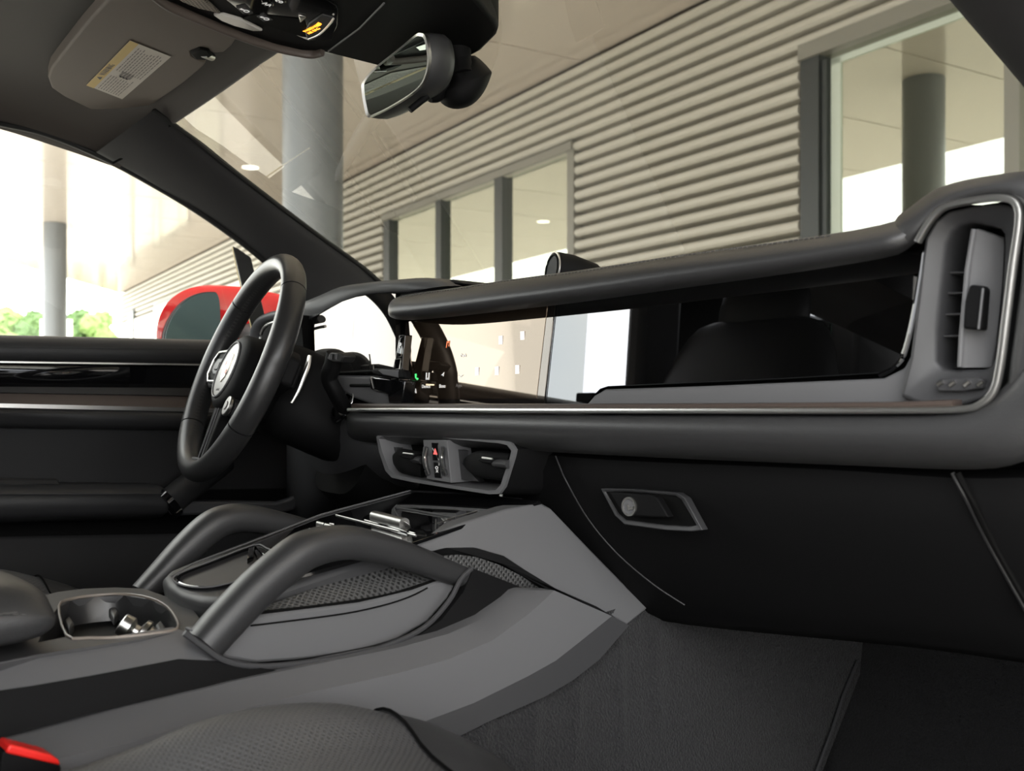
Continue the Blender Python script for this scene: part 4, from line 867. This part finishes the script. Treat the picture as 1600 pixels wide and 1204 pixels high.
# column, paddles, shroud
col_t = thing('steering_column', 'black steering column shroud with silver shift paddle behind the wheel', 'steering column', wl(0, 0, -.10))
loft('shroud', [hubsec(.050, .05, -.028, 3), hubsec(.062, .062, -.05, 3), hubsec(.078, .072, -.075, 3, .01, -.01), hubsec(.080, .074, -.15, 3, .01, -.01), hubsec(.080, .076, -.26, 3, .01, -.01)], SOFT, col_t, smooth=60)
for s_ in (-1, 1):
    tube('shift_paddle', cr([wl(s_ * a, b, n) for a, b, n in ((.116, .038, -.060), (.117, .022, -.062), (.117, .004, -.062), (.117, -.016, -.062), (.116, -.036, -.060))], 5), .0035, .007, WN, SILVER, col_t, pw=.7, seg=12, taper=lambda f: .5 + .5 * math.sin(math.pi * min(1, max(0, f * .9 + .08))))
    prism('paddle_mount', [wl(s_ * a, b, -.044) for a, b in ((.05, .02), (.125, .02), (.125, -.018), (.05, -.02))], WN * -.01, SOFT, col_t, bevel=.003)
tube('indicator_stalk', cr([wl(-.07, 0, -.10), wl(-.13, .01, -.10), wl(-.17, .02, -.09)], 4), .008, .006, None, SOFT, col_t)
loft('column_boot', [hubsec(.10, .10, -.20, 4, .02, -.03), hubsec(.11, .12, -.30, 4, .02, -.05)], DEEP, col_t)
tube('footwell_arc', cr([ony(x, y, .16) for x, y in ((532, 752), (545, 764), (565, 776), (590, 782), (612, 780))], 5), .010, .006, None, SLATE2, dash, seg=10)

# ================================================================== centre console
con = thing('centre_console', 'slate grey centre console with grab handles and glossy control panel', 'centre console', (0, -.3, .12))
XS = .12
def cx_(px, py, X=XS): return onx(px, py, X)
CZ = .61
# console top deck (around cup holder)
deck = [(-500, 1180), (0, 1030), (140, 1010), (290, 986), (330, 960), (262, 930), (230, 920), (140, 915), (60, 921), (-100, 935)]
cupo = [(92, 945), (110, 936), (150, 930), (190, 928), (225, 930), (248, 940), (268, 956), (278, 972), (272, 984), (240, 991), (180, 997), (130, 997), (104, 992), (90, 975)]
deckp = [onz(x, y, CZ) for x, y in ((-30, 1040), (60, 1022), (140, 1010), (220, 998), (290, 985), (318, 972), (300, 950), (262, 932), (225, 919), (180, 917), (130, 919), (90, 924), (40, 936), (-20, 980))]
cup = [onz(x, y, CZ) for x, y in ((60, 1003), (104, 994), (140, 998), (185, 997), (240, 991), (274, 985), (277, 972), (262, 950), (236, 936), (195, 929), (150, 931), (110, 937), (92, 948), (70, 975))]
ringprism('top_deck', deckp, cup, (0, 0, -.02), SLATE2, con, bevel=.002, smooth=40)
tube('cup_holder_rim', [p + V((0, 0, .0008)) for p in cr(cup[1:13], 3, True)], .0016, .0012, UP, mat('taupe_rim', (.20, .17, .145), .4), con, closed=True, seg=8)
ch = thing('cup_holder', 'deep black cup holder well ahead of the centre armrest', 'cup holder', onz(180, 960, CZ - .03))
cupc = sum(cup, V((0, 0, 0))) / len(cup); CU = cr(cup, 3, True)
rings('well_wall', [CU, [cupc + (p - cupc) * .97 - UP * .01 for p in CU], [cupc + (p - cupc) * .88 - UP * .07 for p in CU]], mat('satin_black', (.02, .02, .021), .3), ch, smooth=80)
prism('well_floor', [cupc + (p - cupc) * .88 - UP * .068 for p in CU], (0, 0, -.004), SOFT, ch, smooth=0)
for (x, y) in ((100, 968), (170, 950), (243, 975)):
    prism('grip_tab', [onz(x + dx, y + dy, CZ - .012) for dx, dy in ((0, 0), (8, -8), (16, 4), (8, 14))], (0, 0, -.01), SLATE2, ch, bevel=.002)
so_ = thing('power_socket_plug', 'chrome and black round socket plug inside the cup holder', 'plug', onz(205, 975, CZ - .02))
pa = V((-.45, -.70, .55)).normalized(); pu = pa.cross(UP).normalized(); pv = pu.cross(pa); pc = ont(190, 974, .905)
def pr(d, r): return disc(pc - pa * d, pu, pv, r, n=24)
loft('plug_knob', [pr(-.001, .0085), pr(.0, .0098), pr(.008, .0105), pr(.010, .009), pr(.012, .0065), pr(.018, .0065)], CHROME, so_, smooth=40)
prism('knob_face', pr(-.0015, .0078), pa * -.001, SOFT, so_, smooth=0)
loft('flange', [pr(.016, .008), pr(.018, .0145), pr(.022, .0150), pr(.024, .012), pr(.034, .011)], CHROME, so_, smooth=40)
# side panels, passenger side: upper slate facet, black lower facet, grey kick trim
def xpl(pts, X): return [onx(x, y, X if not isinstance(X, dict) else X[0]) for x, y in pts]
# facet strips as sheets along the console, rows top->bottom, each row list of (px,py,x)
def sidesheet(name, rows, m, th=(-.02, 0, 0), **k): return sheet(name, [[onx(x, y, X) for x, y, X in r] for r in rows], th, m, con, **k)
sidesheet('upper_side_panel', [
    [(-300, 1110, .112), (0, 1030, .112), (140, 1008, .112), (285, 985, .112), (345, 1026, .128), (420, 1042, .134)],
    [(-300, 1125, .122), (0, 1046, .122), (140, 1022, .122), (280, 997, .122), (350, 1034, .132), (420, 1046, .138)],
    [(-300, 1160, .140), (0, 1078, .140), (140, 1058, .140), (280, 1030, .140), (350, 1042, .140), (420, 1052, .140)]], SLATE, smooth=30)
low_t = [(-300, 1160), (0, 1078), (140, 1058), (280, 1030), (350, 1042), (420, 1048), (500, 1040), (580, 1024), (640, 1005), (690, 975), (722, 935), (735, 890)]
low_b = [(-300, 1240), (0, 1152), (140, 1115), (280, 1080), (350, 1062), (420, 1046 + 8), (500, 1040), (580, 1026), (660, 1002), (730, 975), (790, 940), (818, 920)]
TB = [((-300, 1160), (-300, 1245)), ((0, 1079), (0, 1152)), ((140, 1056), (140, 1115)), ((280, 1029), (280, 1082)), ((345, 1034), (360, 1064)), ((420, 1046), (440, 1048)), ((500, 1040), (520, 1030)), ((580, 1022), (600, 1014)), ((640, 1002), (670, 998)), ((690, 968), (735, 975)), ((724, 925), (785, 945)), ((740, 888), (820, 919))]
sidesheet('lower_side_panel', [[(a[0], a[1], .140) for a, b in TB], [(b[0], b[1], .146) for a, b in TB]], SOFT, smooth=40)
# recessed side tray: tray wall below handle
tray = [(290, 990), (350, 1030), (400, 1036), (480, 1030), (560, 1018), (620, 1000), (670, 972), (705, 935), (728, 888), (680, 893), (600, 935), (500, 955), (420, 962), (380, 975)]
prism('tray_side', xpl([(300, 985), (330, 1012), (352, 1028), (400, 1036), (480, 1030), (560, 1018), (620, 1000), (668, 972), (700, 935), (722, 895), (690, 905), (647, 921), (562, 941), (480, 951), (409, 960), (340, 976)], .125), (-.02, 0, 0), SLATE, con, bevel=.003)
tube('tray_edge', cr([onx(x, y, .142) for x, y in ((288, 988), (318, 1010), (348, 1030), (390, 1040), (450, 1038), (540, 1025), (610, 1006), (665, 978), (702, 938), (720, 905), (737, 888))], 4), .0022, .0028, (1, 0, 0), SLATE2, con, seg=8)
tube('tray_seam', cr([onx(x, y, .1262) for x, y in ((392, 977), (450, 970), (540, 958), (600, 945), (640, 932), (668, 918))], 4), .0008, .0008, None, DEEP, con, seg=6)
# beaded mesh insert on a shelf
def onk(px, py, dz=0):                                    # sloping plane of the control panel
    return onp(px, py, V((0, 0, .694 + dz)), V((0, -.19, 1)))
mi = [onx(x, y, X) for x, y, X in ((405, 957, .121), (480, 949, .121), (562, 938, .121), (620, 926, .121), (690, 903, .121), (670, 896, .110), (640, 888, .100), (600, 884, .094), (562, 893, .092), (500, 915, .095), (422, 944, .105))]
prism('beaded_mesh_insert', mi, (0, 0, -.01), MESHM, con, smooth=40)
tube('insert_edge', cr(mi[:5], 4), .0018, .0018, None, DEEP, con, seg=8)
mi2 = [onx(x, y, .135) for x, y in ((690, 868), (715, 866), (745, 870), (780, 882), (820, 902), (862, 922), (818, 921), (770, 905), (735, 890), (715, 884))]
prism('beaded_mesh_insert', mi2, (-.01, 0, -.004), MESHX, con, smooth=0)
# grey knee panel beside the vents with arched cut-out
kn = [(596, 866, .098), (640, 847, .100), (720, 817, .106), (790, 795, .112), (843, 785, .116), (860, 794, .115), (920, 856, .140), (1012, 950, .175), (980, 976, .178), (930, 948, .165), (865, 921, .150), (820, 893, .138), (785, 870, .125), (745, 858, .115), (700, 858, .108), (660, 866, .10)]
KP = [onx(*q) for q in kn]
mesh('knee_panel', *prismvf(KP, V((-.03, .01, 0))), SLATE, con, smooth=30, bevel=.002)
prism('arch_bevel', [onx(x, y, X) for x, y, X in ((640, 869, .098), (700, 856, .112), (745, 856, .12), (787, 868, .13), (822, 891, .142), (868, 919, .156), (932, 947, .17), (978, 975, .182), (930, 955, .168), (862, 924, .15), (815, 898, .138), (780, 878, .128), (742, 866, .118), (700, 867, .11), (660, 874, .10))], (-.015, 0, 0), SOFT, con, smooth=0)
# lower grey kick trim running from the seat to the footwell
kt = [[(-200, 1215, .150), (20, 1155, .150), (200, 1106, .150), (360, 1065, .150), (500, 1036, .152), (620, 1012, .156), (700, 990, .160), (760, 964, .162), (800, 935, .162), (812, 924, .162), (820, 921, .162)],
      [(-200, 1262, .180), (20, 1200, .180), (200, 1160, .180), (360, 1112, .180), (500, 1078, .182), (620, 1052, .184), (700, 1030, .186), (770, 1000, .187), (822, 962, .187), (850, 938, .186), (866, 922, .182)],
      [(-200, 1300, .184), (60, 1265, .184), (240, 1220, .184), (400, 1180, .184), (540, 1158, .185), (660, 1128, .188), (740, 1098, .190), (825, 1056, .192), (868, 1032, .193), (905, 1003, .193), (956, 962, .193)],
      [(-200, 1320, .176), (60, 1300, .176), (240, 1260, .176), (400, 1225, .176), (560, 1200, .188), (690, 1162, .191), (762, 1126, .192), (850, 1087, .194), (893, 1062, .195), (934, 1030, .195), (981, 976, .195)]]
sidesheet('kick_trim', kt[:3], SLATE, smooth=25)
e3 = [onx(x, y, X) for x, y, X in kt[2]]; e4 = [onx(x, y, X + .002) for x, y, X in kt[3]]
sheet('trim_edge', [e3, [p + V((.002, 0, 0)) for p in e4], [p + V((-.03, .0, -.002)) for p in e4]], (-.004, 0, 0), SLATE2, con, smooth=25)
# central tray body and glossy control panel
body_o = [(252, 902), (262, 892), (300, 876), (390, 841), (500, 800), (640, 763), (700, 765), (822, 776), (826, 782), (760, 801), (686, 829), (608, 858), (530, 884), (462, 907), (400, 927), (350, 937), (310, 935), (280, 926), (260, 914)]
BO = [onk(x, y) for x, y in body_o]; bc = sum(BO, V((0, 0, 0))) / len(BO)
prism('tray_body', BO, (0, .01, -.055), SLATE2, con, bevel=.008, seg=4, smooth=60)
gp = [(268, 903), (300, 884), (392, 848), (500, 806), (640, 768), (760, 774), (846, 783), (780, 798), (700, 826), (612, 858), (560, 878), (470, 900), (400, 912), (340, 918), (290, 914)]
tri = prism('gloss_panel', [onk(x, y, .0025) for x, y in ((392, 850), (500, 807), (641, 768), (760, 774), (846, 782), (780, 800), (700, 828), (612, 858), (530, 881), (450, 903), (402, 872))], (0, 0, -.004), GLOSS, con, bevel=.0006)
tube('panel_edge', [onk(x, y, .004) for x, y in ((268, 900), (300, 881), (392, 846), (500, 804), (641, 766))], .0010, .0010, None, SLATE, con, seg=6)
# storage bin opening at rear
bo = [(270, 903), (285, 893), (330, 876), (396, 851), (415, 855), (432, 866), (425, 880), (395, 898), (360, 910), (325, 917), (296, 916), (278, 911)]
bi = [(297, 903), (310, 898), (350, 883), (392, 868), (405, 869), (412, 874), (405, 884), (385, 893), (358, 902), (330, 909), (310, 910), (300, 908)]
BOo = cr([onk(x, y, .003) for x, y in bo], 3, True); BI = cr([onk(x, y, -.012) for x, y in bi], 3, True)
BT = [onk(x, y, .006) for x, y in bo]
tray_t = thing('storage_bin', 'small glossy black open storage bin at the rear of the control panel', 'storage tray', onk(340, 895))
rings('bin_lip', [cr([onk(x, y, .0035) for x, y in bo], 3, True), cr([onk((x - 340) * .95 + 342, (y - 888) * .93 + 888, .0045) for x, y in bo], 3, True), BI], GLOSS, tray_t, smooth=50)
prism('bin_floor', BI, (0, 0, -.003), SLATE2, tray_t, smooth=0)
tube('lip_highlight', cr([onk(x, y, .0055) for x, y in bo], 3, True), .0009, .0009, None, SLATE, tray_t, seg=6, closed=True)
prism('phone_stop', [onk(x, y, .006) for x, y in ((388, 856), (398, 853), (396, 866), (386, 872))], (0, 0, -.012), GLOSS, tray_t, bevel=.001)
prism('cover_flap', [onk(x, y, .0045) for x, y in ((398, 852), (404, 848), (436, 858), (430, 868), (412, 866))], (0, 0, -.002), GLOSS, con, bevel=.0006)
# switches on the panel
def kq(name, pts, h, th, m, par=con, **k): return prism(name, [onk(x, y, h) for x, y in pts], (0, 0, -th), m, par, **k)
tube('panel_divider', [onk(525, 804, .003), onk(600, 823, .003), onk(650, 836, .003)], .0009, .0009, None, METAL2, con, seg=6)
for i in range(5):
    x0 = 497 + i * 12.6; y0 = 817 + i * 3.3
    tube('toggle_switch', [onk(x0, y0 + 1.5, .007), onk(x0 + 11.2, y0 + 4.4, .007)], .0036, .0028, UP, METAL2, con, seg=12, pw=.7)
tube('volume_roller', [onk(585, 806.5, .009), onk(632, 818.5, .009)], .0065, .0062, UP, METAL2, con, seg=16, pw=.8)
kq('roller_base', ((580, 812), (585, 802), (638, 813), (644, 824), (636, 829)), .006, .006, GLOSS, bevel=.0015)
tube('roller_line', [onk(570, 812, .004), onk(600, 820, .004), onk(648, 833, .004)], .0009, .0009, None, METAL2, con, seg=6)
prism('roller_end', [onk(633, 814, .014), onk(641, 820, .012), onk(642, 826, .002), onk(632, 822, .002)], V((-.002, 0, 0)), CHROME, con, bevel=.0005)
for x, y, m_ in ((518, 818, WHITE), (581, 836, REDIC), (596, 838, WHITE), (486, 826, WHITE)):
    kq('touch_icon', ((x - 3, y - 1.5), (x + 4, y - .5), (x + 3, y + 2), (x - 4, y + 1)), .0032, .0004, m_ if m_ is WHITE else mat('dim_red', (.3, .03, .03), .4), smooth=0)
tube('phone_outline', cr([onk(x, y, .0034) for x, y in ((622, 806), (618, 798), (624, 794), (680, 803), (712, 809))], 4), .0014, .0008, UP, SLATE2, con, seg=6)
tube('edge_highlight', [onk(684, 818, .004), onk(712, 807, .004), onk(745, 798, .004)], .0008, .0008, None, METAL2, con, seg=6)
# grab handles
def handle(pts, X, rws, label=None):
    P = cr([onx(x, y, X) for x, y, r in pts], 6); rr = cr([V((r, 0, 0)) for _, _, r in pts], 6)
    return tube('grab_handle', P, .019, .0165, (1, 0, 0), HANDLE, con, seg=20, pw=.78, taper=[q.x for q in rr], smooth=70)
handle(((318, 1008, .96), (350, 972, 1.0), (400, 920, 1.02), (450, 877, 1.05), (480, 858, 1.05), (520, 848, 1.0), (560, 849, .95), (620, 864, .86), (680, 885, .78), (722, 900, .72)), .125, 1)
handle(((222, 928, .80), (250, 900, .90), (290, 858, 1.0), (325, 826, 1.05), (350, 813, 1.05), (380, 809, 1.0), (430, 817, .92), (500, 835, .85), (570, 856, .78)), -.145, 1)
kq('handle_foot', ((200, 921), (245, 922), (252, 928), (215, 930)), -.03, .01, SLATE2, bevel=.002)
box('console_left_side', (-.13, -.35, .50), (.03, 1.1, .20), SOFT, con); box('console_core', (-.01, -.45, .50), (.22, 1.2, .17), SOFT, con)
box('console_front_core', (-.01, .10, .54), (.20, .30, .20), SOFT, con)
# ------------------------------------------------------------------ centre armrest
ar = thing('console_storage_box', 'black stitched leather padded lid of the storage box behind the cup holder', 'storage box', (.01, -.8, .62))
secs = []
for y, zt, zb, k in ((-1.15, .668, .612, 1), (-.80, .668, .612, 1), (-.60, .668, .612, 1), (-.545, .666, .613, .99), (-.525, .660, .616, .96), (-.512, .648, .624, .90)):
    x0, x1 = .01 - .125 * k, .01 + .115 * k; zm = (zt + zb) / 2
    secs.append([V(p) for p in ((x0, y, zm), (x0 + .008, y, zt - .012), (x0 + .03, y, zt), (x1 - .05, y, zt + .001), (x1 - .022, y, zt - .003), (x1 - .005, y, zt - .016), (x1, y, zm), (x1 - .002, y, zb + .012), (x1 - .014, y, zb), (x0 + .02, y, zb))])
loft('lid', secs, LEATHER, ar, sub=2, smooth=80)
stitches('stitching', [V((.1240, -1.1, .646)), V((.1240, -.60, .646)), V((.1225, -.56, .645)), V((.119, -.536, .641))], .006, .004, .0006, STITCH, ar)

# ================================================================== footwell carpet, mat
cps = []
tops_ = [(560, 1150, .186), (700, 1110, .182), (800, 1060, .180), (880, 1010, .176), (950, 955, .170), (1005, 935, .166), (1100, 930, .176), (1200, 945, .188), (1290, 960, .196), (1370, 985, .204)]
bots_ = [(600, 1420, .24), (700, 1400, .24), (800, 1380, .24), (880, 1370, .24), (970, 1350, .24), (1040, 1330, .24), (1110, 1320, .24), (1180, 1300, .24), (1230, 1290, .24), (1256, 1280, .24)]
rows_ = []; NR = 24; NC = 90
for i in range(NR + 1):
    f = i / NR; r_ = []
    for j in range(NC + 1):
        g = j / NC * (len(tops_) - 1); k = min(int(g), len(tops_) - 2); q = g - k
        T = onx(*tops_[k]).lerp(onx(*tops_[k + 1]), q); Bt = onx(*bots_[k]).lerp(onx(*bots_[k + 1]), q); p = T.lerp(Bt, f)
        fold = .004 * sum(math.exp(-((g + .25 * f - c) / .10) ** 2) for c in (1.6, 2.5, 3.35, 4.3, 5.2)) * math.sin(math.pi * min(1, f * 1.6 + .02)) ** .6
        p.x += fold; r_.append(p)
    rows_.append(r_)
cpt = sheet('tunnel_carpet', rows_, (-.02, 0, 0), CARPET, smooth=80); tag(cpt, 'black pile carpet with soft folds lining the passenger footwell side', 'carpet')
rows_ = []
for i in range(9):
    f = i / 8; r_ = []
    for j in range(13):
        g = j / 12; x = .16 + .56 * g; y = .60 - .18 * f + .0; z_ = .62 - .40 * f
        y += .006 * math.sin(f * 9 + g * 3); r_.append(V((x, y - .0 * g, z_)))
    rows_.append(r_)
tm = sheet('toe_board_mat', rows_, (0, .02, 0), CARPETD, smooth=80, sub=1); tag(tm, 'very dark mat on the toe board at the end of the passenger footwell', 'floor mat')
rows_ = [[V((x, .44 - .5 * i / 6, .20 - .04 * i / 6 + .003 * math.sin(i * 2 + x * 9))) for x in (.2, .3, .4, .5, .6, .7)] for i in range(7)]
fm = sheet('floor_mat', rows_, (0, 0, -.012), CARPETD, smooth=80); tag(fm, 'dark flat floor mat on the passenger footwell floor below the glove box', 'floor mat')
tube('binding', [onx(1340, 1032, .215), onx(1318, 1085, .222), onx(1300, 1140, .23), onx(1272, 1215, .238)], .0022, .0022, None, SLATE2, tm, seg=8)

# ================================================================== seats
def seat(sx, lab, near=False):
    st = thing('front_seat', lab, 'car seat', (sx, -.7, .14), None)
    s = 1 if sx > 0 else -1
    inn = .215
    def cushion_sec(y, z, drop, w=1.0):
        xs = [(inn - .002, z - .16), (inn + .004, z - .06), (inn + .02, z - .016), (inn + .045, z), (inn + .075, z - .004), (inn + .11, z - .022), (inn + .18, z - .034), (inn + .27, z - .034), (inn + .34, z - .022), (inn + .38, z - .004), (inn + .41, z), (inn + .435, z - .016), (inn + .45, z - .06), (inn + .455, z - .16)]
        return [V((s * x, y, q - drop)) for x, q in xs]
    rows = [cushion_sec(y, z_, 0) for y, z_ in ((-1.06, .53), (-.76, .552), (-.6, .561), (-.52, .568), (-.47, .577), (-.42, .579), (-.358, .570), (-.305, .551))]
    def dense(q): q = [cr(r_, 3) for r_ in q]; return [list(z_) for z_ in zip(*[cr(list(c_), 4) for c_ in zip(*q)])]
    seat_m = sheet('seat_cushion', dense(rows), (0, 0, -.02), PERF, st, smooth=80)
    rows2 = [cushion_sec(y, z_ + .002, 0) for y, z_ in ((-.311, .553), (-.27, .536), (-.245, .522), (-.21, .501), (-.186, .480), (-.168, .445), (-.162, .37))]
    sheet('front_bolster', dense(rows2), (0, 0, -.02), LEATHER, st, smooth=80)
    tube('bolster_seam', cr([p + V((0, 0, .0015)) for p in rows2[0][1:13]], 3), .0014, .0014, None, DEEP, st, seg=6)
    by = -1.02
    secs = []
    for f, hw, th in ((0, .235, .06), (.15, .25, .075), (.5, .255, .07), (.8, .235, .06), (.97, .19, .045), (1.03, .15, .025)):
        c = V((s * .44, by + .02 - .16 * f, .52 + .58 * f)); secs.append([c + V((hw * math.copysign(abs(math.cos(q)) ** .6, math.cos(q)), th * math.copysign(abs(math.sin(q)) ** .8, math.sin(q)), 0)) for q in [2 * math.pi * k / 20 for k in range(20)]])
    loft('backrest', secs, LEATHERD, st, sub=1, smooth=80)
    secs = []
    for f, hw, th in ((0, .10, .03), (.2, .125, .045), (.7, .12, .045), (1, .085, .025)):
        c = V((s * .44, by - .15 - .02 * f, 1.06 + .17 * f)); secs.append([c + V((hw * math.copysign(abs(math.cos(q)) ** .6, math.cos(q)), th * math.sin(q), 0)) for q in [2 * math.pi * k / 20 for k in range(20)]])
    loft('head_restraint', secs, LEATHERD, st, sub=1, smooth=80)
    box('seat_base', (s * .44, -.66, .28), (.40, .62, .24), DEEP, st, bevel=.02)
    return st
seat(.44, 'passenger seat cushion of perforated black leather in the lower left corner'); seat(-.44, 'dark driver seat cushion showing between centre console and driver door')
rb = thing('rear_bench', 'dark rear bench seat mirrored in the glossy passenger display', 'car seat', (0, -1.8, .14))
box('bench_cushion', (0, -1.72, .42), (1.3, .5, .18), LEATHERD, rb, bevel=.05, seg=4); box('bench_backrest', (0, -2.02, .76), (1.3, .16, .58), LEATHERD, rb, bevel=.05, seg=4)
for x in (-.42, 0, .42): box('head_restraint', (x, -2.03, 1.10), (.24, .09, .13), LEATHERD, rb, bevel=.03, seg=4)
# buckle
bk_ = thing('seat_belt_buckle', 'seat belt buckle with red release button beside the passenger seat', 'buckle', onx(45, 1190, .19))
prism('buckle_body', [onx(x, y, .21) for x, y in ((3, 1176), (8, 1172), (93, 1192), (96, 1200), (90, 1260), (-6, 1245))], (-.02, 0, 0), SOFT, bk_, bevel=.003, seg=3)
prism('release_button', [onx(x, y, .212) for x, y in ((9, 1176), (14, 1164), (18, 1163), (80, 1179), (93, 1187), (95, 1196))], (-.022, 0, 0), REDPL, bk_, bevel=.0015, seg=3)
